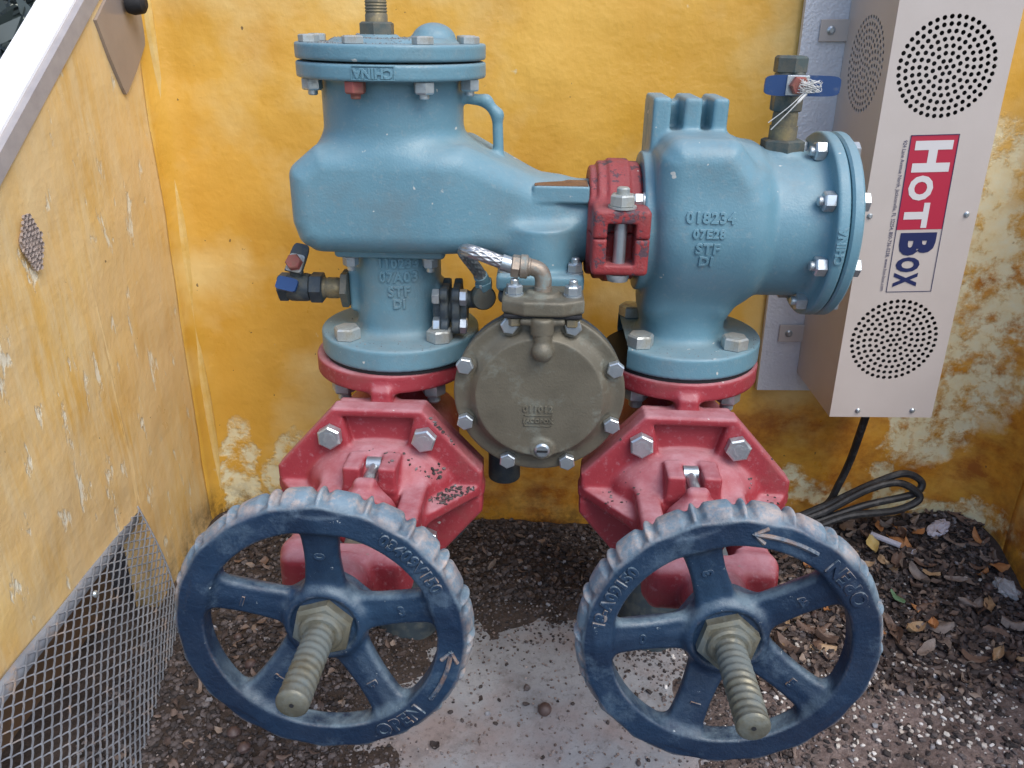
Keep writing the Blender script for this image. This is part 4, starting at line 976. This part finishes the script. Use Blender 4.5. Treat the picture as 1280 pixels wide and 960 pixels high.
# ================================================================== GROUND LITTER
rs = np.random.default_rng(3)
bm = bmesh.new(); bmesh.ops.create_icosphere(bm, subdivisions=1, radius=1); ICO = np.array([q.co[:] for q in bm.verts]); bm.verts.index_update(); ICF = np.array([[q.index for q in f.verts] for f in bm.faces]); bm.free()
def scatter(name, n, sampler, sizes, flat, m, label, sink=.3, squash=1.):
    V = np.zeros((n, len(ICO), 3)); 
    for i in range(n):
        x, y = sampler(); s = rs.uniform(*sizes)**1.; s3 = s*np.array([1, rs.uniform(.55, 1), rs.uniform(*flat)])
        q = ICO*(1+rs.normal(0, .13, (len(ICO), 1)))*s3; a = rs.uniform(0, 6.28); b = rs.normal(0, .45)
        q = np.stack([q[:, 0], q[:, 1]*math.cos(b)-q[:, 2]*math.sin(b), q[:, 1]*math.sin(b)+q[:, 2]*math.cos(b)], 1)
        ca, sa = math.cos(a), math.sin(a); q = np.stack([q[:, 0]*ca-q[:, 1]*sa, q[:, 0]*sa+q[:, 1]*ca, q[:, 2]], 1)
        z = max(ground_h(x, y), SLAB_Z if (-.1 < x < .56 and y < .12) else -1); V[i] = q+np.array([x, y, z+s3[2]*(1-sink)])
    Fc = (ICF[None]+np.arange(n)[:, None, None]*len(ICO)).reshape(-1, 3)
    return tag(obj(name, mesh(name, V.reshape(-1, 3), Fc), m), label, None, kind='stuff')
def blocked(x, y):     # concrete stays mostly clear
    return ((x-.19)/.25)**2+((y+.20)/.25)**2 < 1
def inside(x, y): return LEFT_X+.02 < x < RIGHT_X-.03 and y < WALL_Y-.01 and not (x < B0[0]+(y+.05)*-.25 and y < -.02 and False)
def samp_dark():
    while True:
        x, y = rs.uniform(-.36, .9), rs.uniform(-.5, .245)
        if blocked(x, y) and rs.random() > .012: continue
        if x > .45 and y < -.02 and rs.random() > .25: continue
        return x, y
def samp_white():
    while True:
        x, y = rs.normal(.66, .13), rs.normal(-.10, .09)
        if .3 < x < .9 and y < .15: return x, y
def samp_any():
    return rs.uniform(-.36, .9), rs.uniform(-.5, .24)
g = G('dark_mulch_bits'); M['mulch'] = g.done(g.ramp(g.geo.outputs['Random Per Island'], [(0, (.020, .017, .018)), (.5, (.058, .047, .046)), (.85, (.105, .088, .088)), (.96, (.17, .15, .15)), (1, (.28, .29, .32))]), .75, 0, g.bump(g.noise(220, 5, .7, g.pos), .5, .002))
g = G('pale_stone_chips'); M['chips'] = g.done(g.ramp(g.geo.outputs['Random Per Island'], [(0, (.62, .60, .56)), (.5, (.46, .42, .38)), (1, (.72, .71, .70))]), .8)
g = G('tan_grit'); M['grit'] = g.done(g.ramp(g.geo.outputs['Random Per Island'], [(0, (.09, .07, .065)), (.5, (.20, .155, .14)), (1, (.33, .29, .28))]), .9)
scatter('mulch', 21000, samp_dark, (.0014, .0056), (.35, .7), M['mulch'], 'dark mulch and gravel bits covering the soil')
def samp_edge():
    while True:
        a = rs.uniform(0, 6.28); r = rs.normal(1.0, .16)
        x, y = .19+.245*r*math.cos(a), -.20+.25*r*math.sin(a)
        if -.36 < x < .7 and y < .2: return x, y
scatter('mulch_dust', 6500, samp_edge, (.0006, .0030), (.4, .8), M['mulch'], 'fine dark crumbs thinning out onto the edge of the bare concrete')
scatter('stone_chips', 800, samp_white, (.0010, .0042), (.4, .8), M['chips'], 'small white stone chips strewn on the pinkish dirt')
scatter('grit', 6500, samp_any, (.0008, .0024), (.5, .9), M['grit'], 'fine tan grit scattered over soil and concrete')
# leaf crumbs: too small to pick apart
def leaf_vf(L, W, curl, twist, seed):
    r = np.random.default_rng(seed); nu, nv = 7, 5; V = []
    ph = r.uniform(0, 6, 4)
    for i in range(nu):
        u = i/(nu-1); wv = W*.5*(math.sin(math.pi*min(1, u*.92+.06))**.8)*(1+.18*math.sin(9*u+ph[0]))
        for j in range(nv):
            t = (j/(nv-1)-.5)*2; x = (u-.5)*L; y = t*wv; z = curl*L*((u-.5)**2*1.6)+twist*W*t*t*.8+.06*L*math.sin(5*u+ph[1])*t+.03*L*math.sin(7*u+4*t+ph[2])
            V.append((x, y, z))
    return np.array(V), [[i*nv+j, i*nv+j+1, (i+1)*nv+j+1, (i+1)*nv+j] for i in range(nu-1) for j in range(nv-1)]
def leaf_material(name, c0, c1):
    g = G(name); u = g.sep(g.obj)
    vein = g.ramp(g.math('ABSOLUTE', u[1]), [(.0, .5), (.02, 0)])
    c = g.mix(g.ramp(g.noise(90, 6, .7), [(.35, 0), (.65, 1)]), c0, c1); c = g.mix(g.ramp(g.noise(200, 4, .7), [(.6, 0), (.72, .7)]), c, tuple(q*.35 for q in c0))
    return g.done(c, .6, 0, g.bump(g.noise(130, 4), .4, .001))
LM = [leaf_material('brown_dead_leaf', (.115, .072, .055), (.19, .125, .095)), leaf_material('tan_dead_leaf', (.34, .22, .12), (.45, .32, .20)),
      leaf_material('orange_dead_leaf', (.38, .155, .055), (.46, .23, .10)), leaf_material('grey_brown_dead_leaf', (.16, .125, .11), (.26, .215, .19)),
      leaf_material('yellow_dead_leaf', (.46, .33, .10), (.52, .40, .17)), leaf_material('green_leaf', (.09, .19, .10), (.15, .27, .16))]
ps = []
for i in range(2600):
    x, y = (rs.uniform(.42, .9), rs.uniform(-.12, .24)) if rs.random() < .62 else (rs.uniform(-.34, .5), rs.uniform(-.45, .24))
    if blocked(x, y) and rs.random() > .05: continue
    v_, f_ = leaf_vf(rs.uniform(.008, .021), rs.uniform(.005, .011), rs.normal(0, .5), rs.normal(0, .4), i); m_ = Matrix.Rotation(rs.uniform(0, 6.28), 3, 'Z') @ Matrix.Rotation(rs.normal(0, .4), 3, 'X') @ Matrix.Rotation(rs.normal(0, .4), 3, 'Y')
    ps.append((v_ @ np.array(m_).T+np.array([x, y, ground_h(x, y)+.003+rs.uniform(0, .004)]), f_))
g = G('leaf_crumbs'); M['crumb'] = g.done(g.ramp(g.geo.outputs['Random Per Island'], [(0, (.035, .026, .025)), (.5, (.085, .062, .056)), (.8, (.16, .115, .095)), (1, (.28, .22, .18))]), .7)
tag(obj('leaf_crumbs', join('leaf_crumbs', ps, True, 60), M['crumb']), 'broken brown leaf crumbs mixed into the litter', None, kind='stuff')
LMESH = {}
def leaf(k, x, y, L, W, rz, tilt, curl, z=.006, label=None, group=None):
    v_ = rs.integers(0, 4); key = (k, int(v_), round(L/W, 1))
    sd = int(v_)+k*10
    if key not in LMESH:
        vv, ff = leaf_vf(1., W/L, curl, rs.normal(0, .4), sd); me = mesh('dead_leaf', vv*.05, ff, True); me.materials.append(LM[k]); LMESH[key] = me
    o = bpy.data.objects.new('dead_leaf', LMESH[key]); col.objects.link(o); o.scale = (L/.05,)*3
    o.location = (x, y, ground_h(x, y)+z); o.rotation_euler = (tilt, rs.normal(0, .2), rz)
    return tag(o, label, 'leaf', group)
named = [(1, 1160, 727, .030, .014, 'folded tan dead leaf lying on the brown litter'), (2, 1252, 716, .036, .016, 'bright orange dead leaf at the foot of the yellow wall'), (4, 1088, 692, .032, .018, 'yellowish dead leaf lying between cord and handwheel'),
         (5, 1119, 757, .030, .015, 'small green leaf lying beside the blue handwheel'), (3, 1170, 790, .042, .022, 'large grey brown dead leaf with curled edge among white chips'), (2, 1163, 793, .024, .013, 'short orange brown leaf beside white stone chips'),
         (3, 1060, 665, .045, .026, 'broad grey leaf propped beside the cord'), (2, 1222, 668, .030, .011, 'curled orange leaf tucked under the brown wall foot'), (3, 1265, 788, .035, .018, 'pale grey leaf with torn edge on dark litter')]
for k, px, py, L, W, lb in named:
    p = onZ(px, py, -.40); p = onZ(px, py, ground_h(min(p[0], .89), min(p[1], .23))); leaf(k, min(p[0], .89), min(p[1], .235), L, W, rs.uniform(0, 6.28), rs.normal(0, .12), rs.uniform(.2, .5), .012, lb)
for i in range(115):
    x, y = rs.uniform(.50, .89), rs.uniform(-.06, .235); k = [0, 0, 0, 3, 3, 1, 0, 2][int(rs.integers(0, 8))]
    cn = ['brown', 'tan', 'orange', 'grey brown'][k]; L = rs.uniform(.020, .040); sz = 'small' if L < .028 else 'large'
    wh = 'at the foot of the yellow wall' if y > .17 else 'beside the blue handwheel' if x < .60 else 'against the rusty side wall foot' if x > .80 else 'in the litter below the power cord' if y > .06 else 'near the white stone chips'
    leaf(k, x, y, L, L*rs.uniform(.40, .52), rs.uniform(0, 6.28), rs.normal(0, .35), rs.uniform(-.2, .8), rs.uniform(.003, .010), f'{sz} {cn} dead leaf lying {wh}', f'{sz} {cn} leaves {wh}')
for i in range(14):
    x, y = rs.uniform(-.30, .0), rs.uniform(-.05, .2)
    leaf(0, x, y, rs.uniform(.018, .028), rs.uniform(.008, .014), rs.uniform(0, 6.28), rs.normal(0, .3), .4, .005, 'brown dead leaf on dark mulch behind the handwheel near the mesh', 'brown dead leaves near the mesh vent')
# acorn caps and nut shells
ac = lathe('acorn', [(.002, 0), (.0075, .002), (.0095, .006), (.0085, .010), (.005, .0135), (.001, .015)], 14); g = G('dark_acorn'); M['acorn'] = g.done(g.mix(g.noise(90, 6, .7), (.05, .03, .026), (.13, .09, .085)), .45, 0, g.bump(g.noise(250, 3), .4, .001))
ac.materials.append(M['acorn'])
def acorn(x, y, s, label, group=None):
    o = bpy.data.objects.new('acorn', ac); col.objects.link(o); o.scale = (s,)*3; o.location = (x, y, max(ground_h(x, y), SLAB_Z if -.1 < x < .56 and y < .12 else -1)-.001); o.rotation_euler = (rs.normal(0, .5), rs.normal(0, .5), rs.uniform(0, 6)); return tag(o, label, 'acorn', group)
p = onZ(683, 888, SLAB_Z); acorn(p[0], p[1], .95, 'single dark acorn lying alone on the bare concrete')
for i in range(16):
    x, y = (rs.uniform(.45, .88), rs.uniform(-.14, .12)); acorn(x, y, rs.uniform(.6, .95), 'dark round acorn among the leaves below the heater', 'acorns among the leaves')
for i in range(8):
    x, y = (rs.uniform(-.26, -.03), rs.uniform(-.34, -.05)); acorn(x, y, rs.uniform(.6, .9), 'dark round acorn in the mulch under the handwheel near the mesh', 'acorns in the mulch')

# ================================================================== outside, seen past the white lip
g = G('dark_hedge_leaf'); M['hedge'] = g.done(g.ramp(g.geo.outputs['Random Per Island'], [(0, (.012, .020, .020)), (.6, (.035, .052, .050)), (1, (.085, .11, .115))]), .6)
hd = empty('hedge', (-1.5, 1.2, -.47), 'dark grey green hedge growing outside beyond the white lip', 'hedge')
n = 9000; c0 = np.stack([rs.uniform(-2.4, -.95, n), rs.uniform(-.2, 2.6, n), rs.uniform(-.47, .95, n)], 1)
c0[:, 0] += .10*np.sin(c0[:, 1]*5)+.08*np.sin(c0[:, 2]*7); c0[:, 2] += .1*np.sin(c0[:, 1]*4+c0[:, 0]*3)*(c0[:, 2] > 0)
a = rs.normal(0, 1, (n, 3)); a /= np.linalg.norm(a, axis=1)[:, None]; b = np.cross(a, rs.normal(0, 1, (n, 3))); b /= np.linalg.norm(b, axis=1)[:, None]
L = rs.uniform(.03, .06, n)[:, None]; V = np.stack([c0-a*L, c0+b*L*.4, c0+a*L, c0-b*L*.4], 1).reshape(-1, 3)
F4 = np.arange(4*n).reshape(n, 4); obj('crown', mesh('crown', V, F4), M['hedge'], hd)
for i in range(5): obj('trunk', join('trunk', [tube_vf([(-1.6+.1*math.sin(i*3), -.1+i*.6, -.47), (-1.55, -.1+i*.6, .2), (-1.6, .0+i*.6, .7)], [.03, .02, .01], 8)]), M['mulch'], hd)

def settle(name, root_objs, n, box, zr, size, m, label):
    dg = bpy.context.evaluated_depsgraph_get(); dg.update(); V = []; k = 0
    for _ in range(n*3):
        if k >= n: break
        x, y = rs.uniform(box[0], box[1]), rs.uniform(box[2], box[3])
        hit, p, nn, _i, o_, _m = scene.ray_cast(dg, Vector((x, y, zr[1])), Vector((0, 0, -1)), distance=zr[1]-zr[0])
        if not hit or nn.z < .5 or o_.name.split('.')[0] not in root_objs: continue
        sz = rs.uniform(*size); q = ICO*(1+rs.normal(0, .15, (len(ICO), 1)))*sz*np.array([1, rs.uniform(.4, .9), rs.uniform(.3, .6)]); a = rs.uniform(0, 6.28)
        V.append(np.stack([q[:, 0]*math.cos(a)-q[:, 1]*math.sin(a), q[:, 0]*math.sin(a)+q[:, 1]*math.cos(a), q[:, 2]], 1)+np.array(p)+np.array([0, 0, sz*.25])); k += 1
    if not V: return
    V = np.array(V); Fc = (ICF[None]+np.arange(len(V))[:, None, None]*len(ICO)).reshape(-1, 3)
    tag(obj(name, mesh(name, V.reshape(-1, 3), Fc), m), label, None, kind='stuff')
settle('settled_debris', ('bonnet',), 130, (.050, .100, -.175, -.125), (-.2, -.02), (.0010, .0034), M['mulch'], 'dark crumbs caught on the ledge of the red valve near the bronze case')
settle('settled_debris', ('bonnet',), 16, (-.03, .05, -.17, -.13), (-.2, -.02), (.0008, .0028), M['mulch'], 'crumbs lying on the red bonnet near the mesh')
settle('settled_debris', ('bonnet',), 18, (.235, .29, -.18, -.125), (-.2, -.02), (.0008, .0026), M['mulch'], 'dark crumbs on the ledge of the red valve under the elbow')
settle('settled_debris', ('bonnet',), 14, (.40, .45, -.17, -.125), (-.2, -.02), (.0008, .0026), M['mulch'], 'dark crumbs on the red valve ledge beside the cord')
settle('settled_dirt', ('cover',), 700, (-.07, .035, -.075, .07), (.34, .356), (.0003, .0009), M['grit'], 'brown grit lying on top of the check valve cover')
settle('settled_dirt', ('inlet_spool', 'elbow_body'), 300, (-.09, .44, -.095, .02), (.02, .034), (.0003, .0008), M['grit'], 'brown grit lying on the blue flanges')
def crumple(name, px, py, sz, m, label, cat, flat=.45, seed=1):
    p = onZ(px, py, -.39); p = onZ(px, py, ground_h(min(p[0], .89), min(p[1], .23))); x, y = min(p[0], .885), min(p[1], .23)
    bm = bmesh.new(); bmesh.ops.create_icosphere(bm, subdivisions=3, radius=1); r = np.random.default_rng(seed)
    for q in bm.verts:
        k = 1+.42*mnoise.fractal(q.co*2.3+Vector((seed, 0, 0)), 1., 2., 4); q.co = Vector((q.co.x*k*sz[0], q.co.y*k*sz[1], q.co.z*k*sz[2]))
    me = bpy.data.meshes.new(name); bm.to_mesh(me); bm.free(); o_ = obj(name, me, m, None, (x, y, ground_h(x, y)+sz[2]*.7)); o_.rotation_euler = (.2, .1, seed*1.3); return tag(o_, label, cat)
g = G('lilac_foam'); M['foam'] = g.done(g.mix(g.noise(80, 6, .7), (.42, .42, .52), (.62, .62, .70)), .8, 0, g.bump(g.noise(220, 4), .6, .002))
g = G('clear_crinkled_film'); M['film'] = g.done((.72, .76, .82), .12, 0, g.bump(g.noise(150, 4, .6), .8, .004), **{'Transmission Weight': .55})
crumple('foam_scrap', 1172, 662, (.026, .014, .008), M['foam'], 'pale lilac scrap of foam on the leaf litter below the wall', 'foam scrap', seed=3)
crumple('plastic_scrap', 1262, 746, (.015, .020, .010), M['film'], 'crumpled clear plastic scrap lying on dark leaves', 'plastic scrap', seed=5)
crumple('foam_scrap', 1140, 694, (.006, .005, .004), M['foam'], 'tiny lilac foam crumb beside the larger scrap', 'foam scrap', seed=8)
p = onZ(1108, 672, -.385); tag(obj('cut_stick', join('cut_stick', [tube_vf([(p[0]-.02, p[1]+.012, ground_h(p[0], p[1])+.012), (p[0]+.018, p[1]-.014, ground_h(p[0], p[1])+.009)], .0048, 9)]), M['foam']), 'short pale stick lying beside the coiled power cord', 'stick')
